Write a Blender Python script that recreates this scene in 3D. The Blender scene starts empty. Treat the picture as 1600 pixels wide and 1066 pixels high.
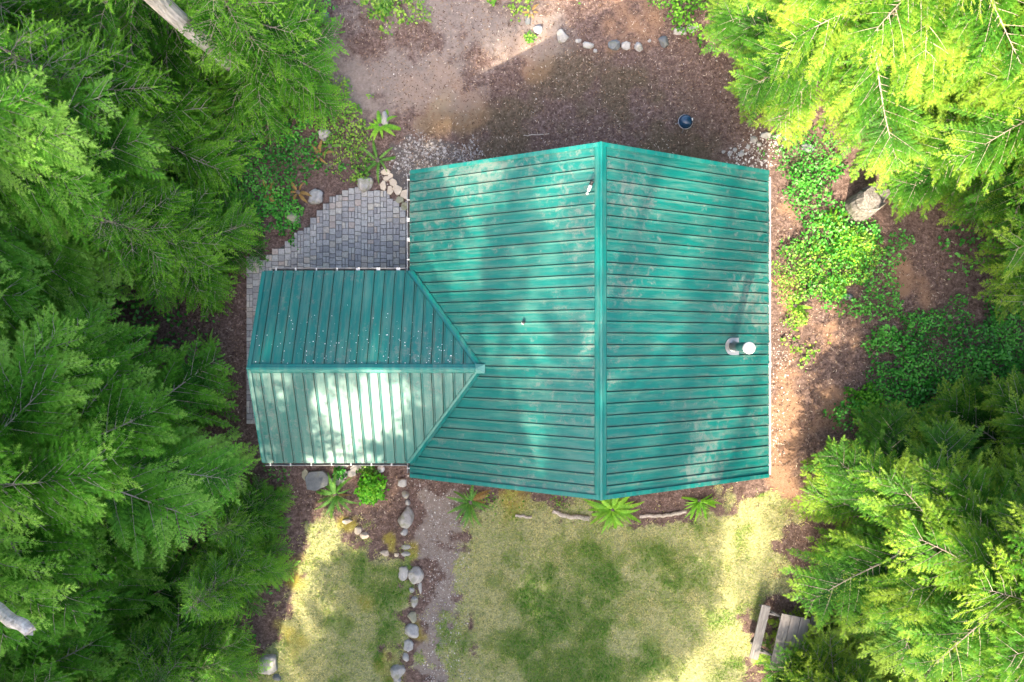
import bpy, bmesh, math, random
import numpy as np
from mathutils import Vector, Matrix

random.seed(7)
RNG = np.random.default_rng(7)
R = math.radians
scene = bpy.context.scene
C = scene.collection

# ------------------------------------------------------------------ camera, sky, sun, exposure
CAM_H = 18.05
FPX = 1067.0                      # focal length in photo pixels (1600 wide)
cam_d = bpy.data.cameras.new('camera')
cam_d.sensor_width = 36.0
cam_d.lens = 36.0 * FPX / 1600.0
cam_d.clip_start = 0.1
cam_d.clip_end = 2000
cam = bpy.data.objects.new('camera', cam_d)
cam.location = (0, 0, CAM_H)
cam.rotation_euler = (0, 0, 0)
C.objects.link(cam)
scene.camera = cam

SUN_DIR = Vector((-0.23, -0.75, 0.66)).normalized()      # towards the sun
world = bpy.data.worlds.new('World')
scene.world = world
world.use_nodes = True
wn = world.node_tree
wn.nodes.clear()
wo = wn.nodes.new('ShaderNodeOutputWorld')
wb = wn.nodes.new('ShaderNodeBackground')
ws = wn.nodes.new('ShaderNodeTexSky')
ws.sky_type = 'NISHITA'
ws.sun_disc = False
ws.sun_elevation = math.asin(SUN_DIR.z)
ws.sun_rotation = math.atan2(SUN_DIR.x, SUN_DIR.y)
ws.air_density = 1.0
ws.dust_density = 7.0
ws.ozone_density = 0.3
wb.inputs['Strength'].default_value = 0.15
wn.links.new(ws.outputs[0], wb.inputs[0])
wn.links.new(wb.outputs[0], wo.inputs[0])

sun_d = bpy.data.lights.new('sun', 'SUN')
sun_d.energy = 3.2
sun_d.angle = R(0.53)
sun_d.color = (1.0, 0.86, 0.64)
sun = bpy.data.objects.new('sun', sun_d)
sun.rotation_euler = SUN_DIR.to_track_quat('Z', 'Y').to_euler()
sun.location = (0, 0, 40)
C.objects.link(sun)

vs = scene.view_settings
vs.view_transform = 'Standard'
vs.look = 'None'
vs.exposure = 2.5
vs.gamma = 1.0
vs.use_curve_mapping = False

# ------------------------------------------------------------------ helpers
def W(px, py, z=0.0):
    """real-world x, y of a spot seen at a photo pixel, at height z"""
    d = CAM_H - z
    return ((px - 800) * d / FPX, (533 - py) * d / FPX)

def link(o, parent=None):
    C.objects.link(o)
    if parent is not None:
        o.parent = parent
    return o

def tag(o, label=None, cat=None, group=None, kind=None):
    if label: o['label'] = label
    if cat: o['category'] = cat
    if group: o['group'] = group
    if kind: o['kind'] = kind
    return o

def empty(name, loc=(0, 0, 0), rz=0.0):
    o = bpy.data.objects.new(name, None)
    o.empty_display_size = 0.2
    o.location = loc
    o.rotation_euler = (0, 0, rz)
    C.objects.link(o)
    return o

def mesh_np(name, V, tris=None, quads=None, mat=None, attrs=None, smooth=False):
    """mesh from numpy arrays"""
    me = bpy.data.meshes.new(name)
    V = np.asarray(V, dtype=np.float32)
    parts, sizes = [], []
    if tris is not None and len(tris):
        parts.append(np.asarray(tris, np.int32).ravel()); sizes.append(np.full(len(tris), 3, np.int32))
    if quads is not None and len(quads):
        parts.append(np.asarray(quads, np.int32).ravel()); sizes.append(np.full(len(quads), 4, np.int32))
    idx = np.concatenate(parts); sz = np.concatenate(sizes)
    me.vertices.add(len(V)); me.vertices.foreach_set('co', V.ravel())
    me.loops.add(len(idx)); me.loops.foreach_set('vertex_index', idx)
    me.polygons.add(len(sz))
    st = np.concatenate([[0], np.cumsum(sz)[:-1]]).astype(np.int32)
    me.polygons.foreach_set('loop_start', st)
    if smooth:
        me.polygons.foreach_set('use_smooth', np.ones(len(sz), dtype=bool))
    if attrs:
        for k, a in attrs.items():
            at = me.attributes.new(k, 'FLOAT', 'POINT')
            at.data.foreach_set('value', np.asarray(a, np.float32))
    me.update(calc_edges=True)
    if mat is not None:
        me.materials.append(mat)
    return me

def obj(name, me, parent=None, loc=None, rot=None):
    o = bpy.data.objects.new(name, me)
    if loc is not None: o.location = loc
    if rot is not None: o.rotation_euler = rot
    return link(o, parent)

def bm_obj(name, bm, mat, parent=None, smooth=False):
    bmesh.ops.recalc_face_normals(bm, faces=bm.faces)
    me = bpy.data.meshes.new(name)
    bm.to_mesh(me); bm.free()
    if smooth:
        me.polygons.foreach_set('use_smooth', np.ones(len(me.polygons), dtype=bool))
    me.materials.append(mat)
    return obj(name, me, parent)

def bm_box(bm, c, s, rot=None, bevel=0.0):
    r = bmesh.ops.create_cube(bm, size=1.0)
    M = Matrix.Translation(c) @ (rot.to_4x4() if rot else Matrix.Identity(4)) @ Matrix.Diagonal((s[0], s[1], s[2], 1))
    bmesh.ops.transform(bm, matrix=M, verts=r['verts'])
    if bevel:
        es = list({e for v in r['verts'] for e in v.link_edges})
        bmesh.ops.bevel(bm, geom=es, offset=bevel, segments=1, affect='EDGES')

def bm_tube(bm, pts, rad, n=10, cap=True):
    """tube through points; rad may be a list"""
    rings = []
    P = [Vector(p) for p in pts]
    up = Vector((0.13, 0.31, 0.94))
    for i, p in enumerate(P):
        t = (P[min(i + 1, len(P) - 1)] - P[max(i - 1, 0)]).normalized()
        a = t.cross(up)
        if a.length < 1e-3: a = t.cross(Vector((1, 0, 0)))
        a.normalize(); b = t.cross(a)
        r = rad[i] if isinstance(rad, (list, tuple, np.ndarray)) else rad
        rings.append([bm.verts.new(p + a * (r * math.cos(2 * math.pi * k / n)) + b * (r * math.sin(2 * math.pi * k / n))) for k in range(n)])
    for i in range(len(rings) - 1):
        for k in range(n):
            bm.faces.new((rings[i][k], rings[i][(k + 1) % n], rings[i + 1][(k + 1) % n], rings[i + 1][k]))
    if cap:
        bm.faces.new(rings[0]); bm.faces.new(rings[-1])

def bm_lathe(bm, prof, n=24, c=(0, 0, 0)):
    rings = []
    for (r, z) in prof:
        rings.append([bm.verts.new((c[0] + r * math.cos(2 * math.pi * k / n), c[1] + r * math.sin(2 * math.pi * k / n), c[2] + z)) for k in range(n)])
    for i in range(len(rings) - 1):
        for k in range(n):
            bm.faces.new((rings[i][k], rings[i][(k + 1) % n], rings[i + 1][(k + 1) % n], rings[i + 1][k]))
    bm.faces.new(rings[0]); bm.faces.new(rings[-1])

class VN:
    """tiny 2-D value noise for numpy"""
    def __init__(s, seed):
        s.g = np.random.default_rng(seed).random((256, 256))
    def one(s, x, y):
        xi = np.floor(x).astype(int); yi = np.floor(y).astype(int)
        fx = x - xi; fy = y - yi
        fx = fx * fx * (3 - 2 * fx); fy = fy * fy * (3 - 2 * fy)
        g = s.g
        a = g[xi % 256, yi % 256]; b = g[(xi + 1) % 256, yi % 256]
        c = g[xi % 256, (yi + 1) % 256]; d = g[(xi + 1) % 256, (yi + 1) % 256]
        return (a * (1 - fx) + b * fx) * (1 - fy) + (c * (1 - fx) + d * fx) * fy
    def __call__(s, x, y, f=1.0, o=4):
        x = np.asarray(x, float); y = np.asarray(y, float)
        t = 0; amp = 1; tot = 0
        for k in range(o):
            t = t + amp * s.one(x * f + 17.3 * k, y * f + 5.1 * k); tot += amp
            amp *= 0.5; f *= 2.03
        return t / tot

vn1, vn2, vn3 = VN(1), VN(2), VN(3)

def poly_px(pts, z=0.0):
    return np.array([W(a, b, z) for a, b in pts])

def inside(poly, x, y):
    x = np.asarray(x, float); y = np.asarray(y, float)
    r = np.zeros(x.shape, bool)
    n = len(poly)
    for i in range(n):
        x0, y0 = poly[i]; x1, y1 = poly[(i + 1) % n]
        if y0 == y1: continue
        c = ((y0 > y) != (y1 > y)) & (x < (x1 - x0) * (y - y0) / (y1 - y0) + x0)
        r ^= c
    return r

def sdist(poly, x, y):
    """signed distance, positive inside"""
    x = np.asarray(x, float); y = np.asarray(y, float)
    d = np.full(x.shape, 1e9)
    n = len(poly)
    for i in range(n):
        x0, y0 = poly[i]; x1, y1 = poly[(i + 1) % n]
        dx, dy = x1 - x0, y1 - y0
        t = np.clip(((x - x0) * dx + (y - y0) * dy) / (dx * dx + dy * dy + 1e-12), 0, 1)
        d = np.minimum(d, np.hypot(x - x0 - t * dx, y - y0 - t * dy))
    return np.where(inside(poly, x, y), d, -d)

def sstep(a, b, v):
    t = np.clip((v - a) / (b - a), 0, 1)
    return t * t * (3 - 2 * t)

# ------------------------------------------------------------------ material helpers
class NT:
    def __init__(s, name):
        s.m = bpy.data.materials.new(name); s.m.use_nodes = True
        s.t = s.m.node_tree; s.t.nodes.clear()
        s.out = s.t.nodes.new('ShaderNodeOutputMaterial')
    def n(s, typ, **kw):
        nd = s.t.nodes.new(typ)
        for k, v in kw.items(): setattr(nd, k, v)
        return nd
    def l(s, a, b): s.t.links.new(a, b)
    def val(s, sock, v):
        if hasattr(v, 'is_output') or isinstance(v, bpy.types.NodeSocket): s.l(v, sock)
        else: sock.default_value = v
    def coord(s, kind='Object'):
        return s.n('ShaderNodeTexCoord').outputs[kind]
    def pos(s):
        return s.n('ShaderNodeNewGeometry').outputs['Position']
    def mapping(s, vec, scale=(1, 1, 1), loc=(0, 0, 0), rot=(0, 0, 0)):
        m = s.n('ShaderNodeMapping'); s.l(vec, m.inputs[0])
        m.inputs['Location'].default_value = loc; m.inputs['Rotation'].default_value = rot; m.inputs['Scale'].default_value = scale
        return m.outputs[0]
    def noise(s, vec, scale, detail=5.0, rough=0.6, out='Fac', dist=0.0):
        t = s.n('ShaderNodeTexNoise'); s.l(vec, t.inputs['Vector'])
        t.inputs['Scale'].default_value = scale; t.inputs['Detail'].default_value = detail
        t.inputs['Roughness'].default_value = rough; t.inputs['Distortion'].default_value = dist
        return t.outputs[out]
    def voro(s, vec, scale, out='Distance', feature='F1'):
        t = s.n('ShaderNodeTexVoronoi', feature=feature); s.l(vec, t.inputs['Vector'])
        t.inputs['Scale'].default_value = scale
        return t.outputs[out]
    def ramp(s, fac, stops):
        r = s.n('ShaderNodeValToRGB'); s.l(fac, r.inputs[0])
        e = r.color_ramp.elements
        while len(e) < len(stops): e.new(0.5)
        for i, (p, c) in enumerate(stops):
            e[i].position = p
            e[i].color = (c, c, c, 1) if isinstance(c, (int, float)) else (c[0], c[1], c[2], 1)
        return r.outputs[0]
    def mix(s, fac, a, b, mode='MIX'):
        m = s.n('ShaderNodeMix', data_type='RGBA', blend_type=mode)
        s.val(m.inputs[0], fac)
        for k, v in ((6, a), (7, b)):
            if isinstance(v, bpy.types.NodeSocket): s.l(v, m.inputs[k])
            else: m.inputs[k].default_value = (v[0], v[1], v[2], 1)
        return m.outputs[2]
    def math(s, op, a, b=0.0, clamp=False):
        m = s.n('ShaderNodeMath', operation=op, use_clamp=clamp)
        s.val(m.inputs[0], a); s.val(m.inputs[1], b)
        return m.outputs[0]
    def attr(s, name):
        return s.n('ShaderNodeAttribute', attribute_name=name).outputs['Fac']
    def rand(s):
        return s.n('ShaderNodeObjectInfo').outputs['Random']
    def bump(s, h, strength=0.4, dist=0.02):
        b = s.n('ShaderNodeBump'); s.l(h, b.inputs['Height'])
        b.inputs['Strength'].default_value = strength; b.inputs['Distance'].default_value = dist
        return b.outputs[0]
    def bsdf(s, color, rough=0.8, spec=0.3, metallic=0.0, normal=None, coat=None):
        b = s.n('ShaderNodeBsdfPrincipled')
        if isinstance(color, bpy.types.NodeSocket): s.l(color, b.inputs['Base Color'])
        else: b.inputs['Base Color'].default_value = (color[0], color[1], color[2], 1)
        s.val(b.inputs['Roughness'], rough)
        s.val(b.inputs['Specular IOR Level'], spec)
        s.val(b.inputs['Metallic'], metallic)
        if normal is not None: s.l(normal, b.inputs['Normal'])
        s.l(b.outputs[0], s.out.inputs['Surface'])
        return b

def leaf_mat(name, dark, mid, bright, transl=0.35, rough=0.55, spec=0.25):
    """foliage: colour from the per-leaf tint attribute, some light passing through"""
    t = NT(name)
    a = t.attr('tint')
    n = t.noise(t.pos(), 0.9, 3.0)
    f = t.math('ADD', a, t.math('MULTIPLY', t.math('SUBTRACT', n, 0.5), 0.7))
    f = t.math('ADD', f, t.math('MULTIPLY', t.math('SUBTRACT', t.rand(), 0.5), 0.15), True)
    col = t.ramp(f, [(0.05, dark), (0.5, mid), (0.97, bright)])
    b = t.bsdf(col, rough, spec)
    tr = t.n('ShaderNodeBsdfTranslucent')
    tc = t.mix(1.0, col, (1.25, 1.15, 0.5), 'MULTIPLY')
    t.l(tc, tr.inputs[0])
    mx = t.n('ShaderNodeMixShader'); mx.inputs[0].default_value = transl
    t.l(b.outputs[0], mx.inputs[1]); t.l(tr.outputs[0], mx.inputs[2])
    t.l(mx.outputs[0], t.out.inputs['Surface'])
    return t.m

M = {}
M['cedar'] = leaf_mat('cedar_foliage', (0.018, 0.095, 0.005), (0.095, 0.31, 0.02), (0.29, 0.53, 0.09))
M['fir'] = leaf_mat('fir_foliage', (0.010, 0.060, 0.004), (0.055, 0.185, 0.012), (0.25, 0.38, 0.04))
M['feathery'] = leaf_mat('feathery_foliage', (0.014, 0.085, 0.005), (0.065, 0.255, 0.012), (0.22, 0.48, 0.045))
M['ivy'] = leaf_mat('ground_cover_leaf', (0.012, 0.10, 0.010), (0.035, 0.24, 0.018), (0.13, 0.42, 0.06), 0.25, 0.45, 0.4)
M['ivy_yellow'] = leaf_mat('pale_ground_cover_leaf', (0.02, 0.12, 0.010), (0.08, 0.26, 0.022), (0.25, 0.40, 0.05), 0.3, 0.45, 0.4)
M['bush'] = leaf_mat('shrub_leaf', (0.05, 0.25, 0.01), (0.12, 0.46, 0.02), (0.30, 0.60, 0.05), 0.3, 0.5, 0.3)
M['fern'] = leaf_mat('fern_frond', (0.03, 0.12, 0.015), (0.08, 0.25, 0.03), (0.24, 0.42, 0.07), 0.3, 0.5, 0.3)
M['fern_bright'] = leaf_mat('bright_fern_frond', (0.06, 0.22, 0.012), (0.15, 0.42, 0.02), (0.34, 0.56, 0.05), 0.3, 0.5, 0.3)
M['fern_dead'] = leaf_mat('dry_fern_frond', (0.16, 0.09, 0.03), (0.32, 0.20, 0.07), (0.45, 0.32, 0.13), 0.3, 0.7, 0.1)
M['grass'] = leaf_mat('grass_blade', (0.07, 0.21, 0.02), (0.23, 0.32, 0.065), (0.50, 0.46, 0.22), 0.3, 0.6, 0.2)

def bark_mat(name, c1, c2, scale=1.0):
    t = NT(name)
    v = t.mapping(t.coord('Object'), (5 * scale, 5 * scale, 0.7 * scale))
    n = t.noise(v, 3.0, 6.0, 0.65, dist=0.4)
    n2 = t.noise(t.coord('Object'), 1.3, 4.0)
    col = t.ramp(n, [(0.25, tuple(c * 0.35 for c in c1)), (0.5, c1), (0.75, c2)])
    col = t.mix(t.math('MULTIPLY', t.ramp(n2, [(0.45, 0.0), (0.7, 1.0)]), 0.35), col, (0.12, 0.14, 0.06))
    t.bsdf(col, 0.9, 0.15, normal=t.bump(n, 0.9, 0.03))
    return t.m
M['bark'] = bark_mat('conifer_bark', (0.13, 0.105, 0.09), (0.30, 0.26, 0.23))
M['twig'] = bark_mat('branch_bark', (0.30, 0.26, 0.21), (0.50, 0.46, 0.40), 3.0)
M['pale_bark'] = bark_mat('weathered_bark', (0.46, 0.42, 0.40), (0.68, 0.64, 0.62))
M['stump_bark'] = bark_mat('stump_bark', (0.15, 0.135, 0.13), (0.30, 0.28, 0.275), 1.6)
M['driftwood'] = bark_mat('driftwood', (0.46, 0.40, 0.35), (0.62, 0.56, 0.50), 2.0)

# ---- painted steel roofing, weathered: lichen, grey chalking, dark mould streaks down the slope
def roof_mat(name, streak_axis, moss=0.5, gloss=0.42, tone=1.0, gs=0.36):
    t = NT(name)
    p = t.pos()
    base = t.mix(t.noise(p, 0.7, 3.0), (0.0 * tone, 0.076 * tone, 0.068 * tone), (0.002 * tone, 0.122 * tone, 0.109 * tone))
    base = t.mix(t.math('MULTIPLY', t.rand(), 0.22), base, (0.0, 0.10, 0.085))
    st = (0.8, 6.0, 1.0) if streak_axis == 'x' else (6.0, 0.8, 1.0)
    po = t.n('ShaderNodeVectorMath', operation='ADD'); t.l(p, po.inputs[0])
    cr = t.n('ShaderNodeCombineXYZ'); t.l(t.math('MULTIPLY', t.rand(), 7.0), cr.inputs[2]); t.l(cr.outputs[0], po.inputs[1])
    pr = po.outputs[0]
    ch = t.noise(t.mapping(pr, st), 1.6, 6.0, 0.7)
    base = t.mix(t.math('MULTIPLY', t.ramp(ch, [(0.45, 0.0), (0.75, 1.0)]), 0.40), base, (0.13, 0.185, 0.155))
    big = t.ramp(t.noise(p, 0.42, 4.0), [(0.35, 0.0), (0.65, 1.0)])
    li = t.noise(p, 6.5, 9.0, 0.80, dist=0.3)
    lm = t.math('ADD', li, t.math('MULTIPLY', t.math('SUBTRACT', big, 0.5), 0.20))
    lich = t.ramp(lm, [(0.615 - 0.12 * moss, 0.0), (0.70 - 0.10 * moss, 1.0)])
    lcol = t.mix(t.noise(p, 9.0, 3.0), (0.10, 0.13, 0.12), (0.20, 0.175, 0.165))
    base = t.mix(t.math('MULTIPLY', lich, 0.50), base, lcol)
    st2 = (0.45, 9.0, 1.0) if streak_axis == 'x' else (9.0, 0.45, 1.0)
    dk = t.noise(t.mapping(pr, st2, (3.3, 1.7, 0)), 1.9, 7.0, 0.7)
    dm = t.ramp(dk, [(0.56, 0.0), (0.72, 1.0)])
    base = t.mix(t.math('MULTIPLY', dm, 0.55), base, (0.03, 0.05, 0.05))
    rib = t.math('MULTIPLY', t.attr('rib'), t.ramp(t.noise(t.mapping(p, st), 2.2, 7.0, 0.75), [(0.38, 0.0), (0.62, 1.0)]))
    base = t.mix(t.math('MULTIPLY', rib, 0.6), base, t.mix(t.noise(p, 30.0, 3.0), (0.02, 0.025, 0.018), (0.10, 0.075, 0.055)))
    fine = t.voro(p, 42.0)
    spk = t.ramp(fine, [(0.05, 1.0), (0.14, 0.0)])
    base = t.mix(t.math('MULTIPLY', spk, t.math('MULTIPLY', lich, 0.8)), base, (0.42, 0.38, 0.36))
    rg = t.math('ADD', t.math('MULTIPLY', lich, 0.28), t.math('ADD', t.math('MULTIPLY', t.noise(p, 2.0, 4.0), 0.16), gloss - 0.08))
    t.bsdf(base, rg, gs, normal=t.bump(t.noise(p, 24.0, 4.0), 0.10, 0.01))
    return t.m
M['roof_main'] = roof_mat('roof_paint_main', 'x', 0.75, 0.42)
M['roof_wing'] = roof_mat('roof_paint_wing', 'y', 0.45, 0.44, 1.0, 0.36)
M['roof_trim'] = roof_mat('roof_trim_paint', 'y', 0.0, 0.40, 1.25)

def plain(name, c, rough=0.6, spec=0.3, var=0.25, scale=6.0, metallic=0.0, bump=0.0):
    t = NT(name)
    n = t.noise(t.coord('Object'), scale, 5.0)
    col = t.mix(n, tuple(x * (1 - var) for x in c), tuple(min(1, x * (1 + var)) for x in c))
    t.bsdf(col, rough, spec, metallic, t.bump(t.noise(t.coord('Object'), scale * 5, 4.0), bump, 0.01) if bump else None)
    return t.m
M['underlay'] = plain('roof_underlay_grime', (0.012, 0.035, 0.03), 0.95, 0.05)
M['white_trim'] = plain('white_painted_trim', (0.62, 0.61, 0.60), 0.5, 0.4, 0.12, 3.0)
M['hanger'] = plain('gutter_strap', (0.42, 0.41, 0.40), 0.5, 0.3, 0.3)
M['gutter'] = plain('weathered_gutter', (0.20, 0.20, 0.20), 0.6, 0.3, 0.95, 9.0)
M['gutter_dirt'] = plain('gutter_debris', (0.06, 0.045, 0.035), 0.95, 0.1, 0.5, 14.0)
M['siding'] = plain('cedar_siding', (0.26, 0.17, 0.10), 0.75, 0.2, 0.3, 5.0, bump=0.3)
M['concrete'] = plain('concrete', (0.34, 0.33, 0.31), 0.9, 0.2, 0.2, 4.0, bump=0.3)
M['soffit'] = plain('soffit_board', (0.55, 0.52, 0.47), 0.7, 0.2)
M['door'] = plain('door_paint', (0.05, 0.16, 0.12), 0.5, 0.4)
M['steel'] = plain('galvanised_steel', (0.36, 0.37, 0.39), 0.42, 0.5, 0.15, 8.0, 0.6)
M['pale_cap'] = plain('pale_cap_metal', (0.34, 0.34, 0.34), 0.5, 0.4, 0.08)
M['boot'] = plain('faded_green_flashing', (0.05, 0.17, 0.155), 0.5, 0.4, 0.2)
M['dark_pipe'] = plain('dark_stove_pipe', (0.012, 0.05, 0.05), 0.30, 0.5, 0.2)
M['black'] = plain('black_rubber', (0.015, 0.015, 0.017), 0.6, 0.3)
M['blue_enamel'] = plain('blue_enamel', (0.008, 0.035, 0.075), 0.22, 0.6, 0.2)
M['brass'] = plain('handle_metal', (0.4, 0.36, 0.28), 0.35, 0.5, 0.1, 5.0, 0.8)
def glass_mat():
    t = NT('window_glass')
    t.bsdf((0.02, 0.03, 0.035), 0.06, 0.6)
    return t.m
M['glass'] = glass_mat()

def stone_mat(name, c1, c2, moss=0.35):
    t = NT(name)
    p = t.coord('Object')
    n = t.noise(p, 5.0, 8.0, 0.7)
    col = t.mix(t.ramp(n, [(0.3, 0.0), (0.7, 1.0)]), c1, c2)
    col = t.mix(t.math('MULTIPLY', t.rand(), 0.35), col, tuple(x * 0.6 for x in c1))
    sp = t.ramp(t.voro(p, 30.0), [(0.1, 1.0), (0.25, 0.0)])
    col = t.mix(t.math('MULTIPLY', sp, 0.35), col, tuple(x * 0.4 for x in c1))
    mo = t.ramp(t.noise(t.pos(), 3.4, 6.0, 0.7), [(0.56, 0.0), (0.66, 1.0)])
    col = t.mix(t.math('MULTIPLY', mo, moss), col, (0.16, 0.16, 0.035))
    t.bsdf(col, 0.9, 0.2, normal=t.bump(n, 0.6, 0.03))
    return t.m
M['granite'] = stone_mat('granite', (0.28, 0.27, 0.26), (0.50, 0.48, 0.46), 0.45)
M['grey_stone'] = stone_mat('grey_stone', (0.11, 0.12, 0.13), (0.21, 0.22, 0.225))
M['sandstone'] = stone_mat('buff_stone', (0.48, 0.38, 0.28), (0.68, 0.60, 0.50), 0.1)
M['mossy_stone'] = stone_mat('mossy_stone', (0.25, 0.24, 0.17), (0.40, 0.38, 0.28), 0.8)
M['white_stone'] = stone_mat('white_stone', (0.62, 0.60, 0.60), (0.78, 0.76, 0.75), 0.05)

def pebble_mat():
    t = NT('pebbles')
    a = t.attr('tint')
    col = t.ramp(a, [(0.0, (0.12, 0.09, 0.075)), (0.3, (0.24, 0.21, 0.19)), (0.6, (0.36, 0.34, 0.33)), (0.9, (0.58, 0.55, 0.52)), (1.0, (0.75, 0.72, 0.70))])
    t.bsdf(col, 0.85, 0.25)
    return t.m
M['pebble'] = pebble_mat()
def litter_mat():
    t = NT('needle_and_leaf_litter')
    a = t.attr('tint')
    col = t.ramp(a, [(0.0, (0.05, 0.03, 0.02)), (0.45, (0.15, 0.09, 0.065)), (0.8, (0.30, 0.20, 0.13)), (1.0, (0.52, 0.44, 0.36))])
    t.bsdf(col, 0.9, 0.1)
    return t.m
M['litter'] = litter_mat()

def paver_mat():
    t = NT('concrete_paver')
    r = t.rand()
    col = t.ramp(r, [(0.0, (0.27, 0.265, 0.27)), (0.35, (0.36, 0.35, 0.345)), (0.7, (0.44, 0.43, 0.41)), (0.88, (0.47, 0.43, 0.37)), (1.0, (0.42, 0.35, 0.31))])
    n = t.noise(t.pos(), 22.0, 5.0, 0.7)
    col = t.mix(t.math('MULTIPLY', t.ramp(n, [(0.35, 1.0), (0.6, 0.0)]), 0.4), col, (0.10, 0.095, 0.10))
    n2 = t.noise(t.pos(), 0.9, 4.0)
    col = t.mix(t.math('MULTIPLY', t.ramp(n2, [(0.5, 0.0), (0.75, 1.0)]), 0.35), col, (0.11, 0.10, 0.10))
    t.bsdf(col, 0.88, 0.25, normal=t.bump(n, 0.4, 0.01))
    return t.m
M['paver'] = paver_mat()

def weathered_wood():
    t = NT('weathered_wood')
    v = t.mapping(t.coord('Object'), (14, 1.2, 14))
    n = t.noise(v, 2.5, 7.0, 0.7)
    col = t.ramp(n, [(0.25, (0.09, 0.08, 0.078)), (0.5, (0.20, 0.19, 0.185)), (0.8, (0.32, 0.31, 0.30))])
    col = t.mix(t.math('MULTIPLY', t.rand(), 0.4), col, (0.20, 0.17, 0.16))
    t.bsdf(col, 0.85, 0.2, normal=t.bump(n, 0.5, 0.01))
    return t.m
M['wood'] = weathered_wood()

# ------------------------------------------------------------------ ground
LAWN_A = poly_px([(440, 850), (470, 812), (520, 800), (560, 835), (610, 870), (628, 900), (640, 960), (625, 1030), (612, 1110), (380, 1120), (430, 1000)])
LAWN_B = poly_px([(740, 815), (800, 775), (900, 790), (1000, 800), (1100, 790), (1215, 760), (1235, 830), (1215, 900), (1180, 960), (1165, 1110), (700, 1110), (700, 1000), (715, 900)])
GREEN = [(880, 950, 1.6), (950, 900, 1.0), (800, 990, 1.3), (900, 1040, 1.5), (600, 920, 1.3), (560, 990, 1.0), (1060, 880, .8), (1000, 1010, .8)]
PATH = poly_px([(645, 745), (720, 765), (722, 830), (735, 900), (725, 1000), (730, 1110), (645, 1110), (655, 1000), (670, 900), (655, 830)])
PALE = [(600, 60, 1.9), (680, 40, 1.6), (640, 120, 1.5), (760, 40, 1.4), (530, 30, 1.0), (860, 30, 1.0), (560, 90, 1.0)]
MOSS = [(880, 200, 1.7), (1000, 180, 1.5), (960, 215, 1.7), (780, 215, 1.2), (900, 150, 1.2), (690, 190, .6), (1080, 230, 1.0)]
YEL = [(545, 805, .35), (600, 835, .3), (800, 770, .7), (470, 900, .6), (560, 930, .5), (655, 985, .3), (650, 850, .35), (455, 1000, .6), (610, 1040, .5)]
GRAVEL = poly_px([(605, 270), (620, 225), (660, 215), (735, 235), (742, 262), (650, 300), (640, 330)])
SUN_NEEDLE = [(1265, 610, 1.3), (1240, 700, .9), (1290, 520, 1.0), (1225, 470, .6), (1410, 450, 1.0), (690, 160, 1.2), (980, 40, 1.0), (820, 90, .9), (1230, 340, .5), (1225, 780, .8)]  # orange needle litter, plus sun patches painted into the soil colour

def gz(x, y):
    x = np.asarray(x, float); y = np.asarray(y, float)
    return 0.05 * (vn1(x + 40, y + 40, 0.35, 3) - 0.5) + 0.02 * (vn2(x + 40, y + 40, 2.2, 2) - 0.5)

def zat(x, y):
    return float(gz(np.array([x]), np.array([y]))[0])

def blobs(lst, x, y, amt=0.5):
    m = np.zeros(np.shape(x))
    w = vn2(x + 60, y + 60, 1.0, 5) - 0.5
    w2 = vn3(x + 30, y + 30, 3.1, 4) - 0.5
    xx = x + 1.1 * (vn1(x + 11, y + 3, 0.9, 4) - 0.5); yy = y + 1.1 * (vn1(x + 3, y + 31, 0.9, 4) - 0.5)
    for (a, b, r) in lst:
        cx, cy = W(a, b)
        m = m + np.exp(-((xx - cx) ** 2 + (yy - cy) ** 2) / (0.75 * r * r))
    m = np.clip(m, 0, 1)
    return np.clip(m * (0.75 + amt * 3.0 * w + amt * 1.6 * w2), 0, 1)

def masks(x, y):
    w = (vn1(x + 60, y + 60, 1.1, 5) - 0.5)
    w2 = (vn3(x + 60, y + 60, 3.7, 4) - 0.5)
    lawn = np.maximum(sdist(LAWN_A, x, y), sdist(LAWN_B, x, y))
    lawn = sstep(-0.35, 0.35, lawn + 1.9 * w + 1.3 * w2)
    path = sstep(-0.3, 0.3, sdist(PATH, x, y) - 0.1 + 1.7 * w + 1.2 * w2)
    grav = sstep(-0.2, 0.2, sdist(GRAVEL, x, y) + 0.8 * w + 0.6 * w2)
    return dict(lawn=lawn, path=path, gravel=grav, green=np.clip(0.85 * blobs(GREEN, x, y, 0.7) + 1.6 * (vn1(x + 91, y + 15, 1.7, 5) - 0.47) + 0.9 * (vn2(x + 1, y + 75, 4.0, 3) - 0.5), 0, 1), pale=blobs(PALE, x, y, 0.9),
                moss=blobs(MOSS, x, y, 1.3), yellow=blobs(YEL, x, y, 0.9), sun_needle=blobs(SUN_NEEDLE, x, y, 0.9))

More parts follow.
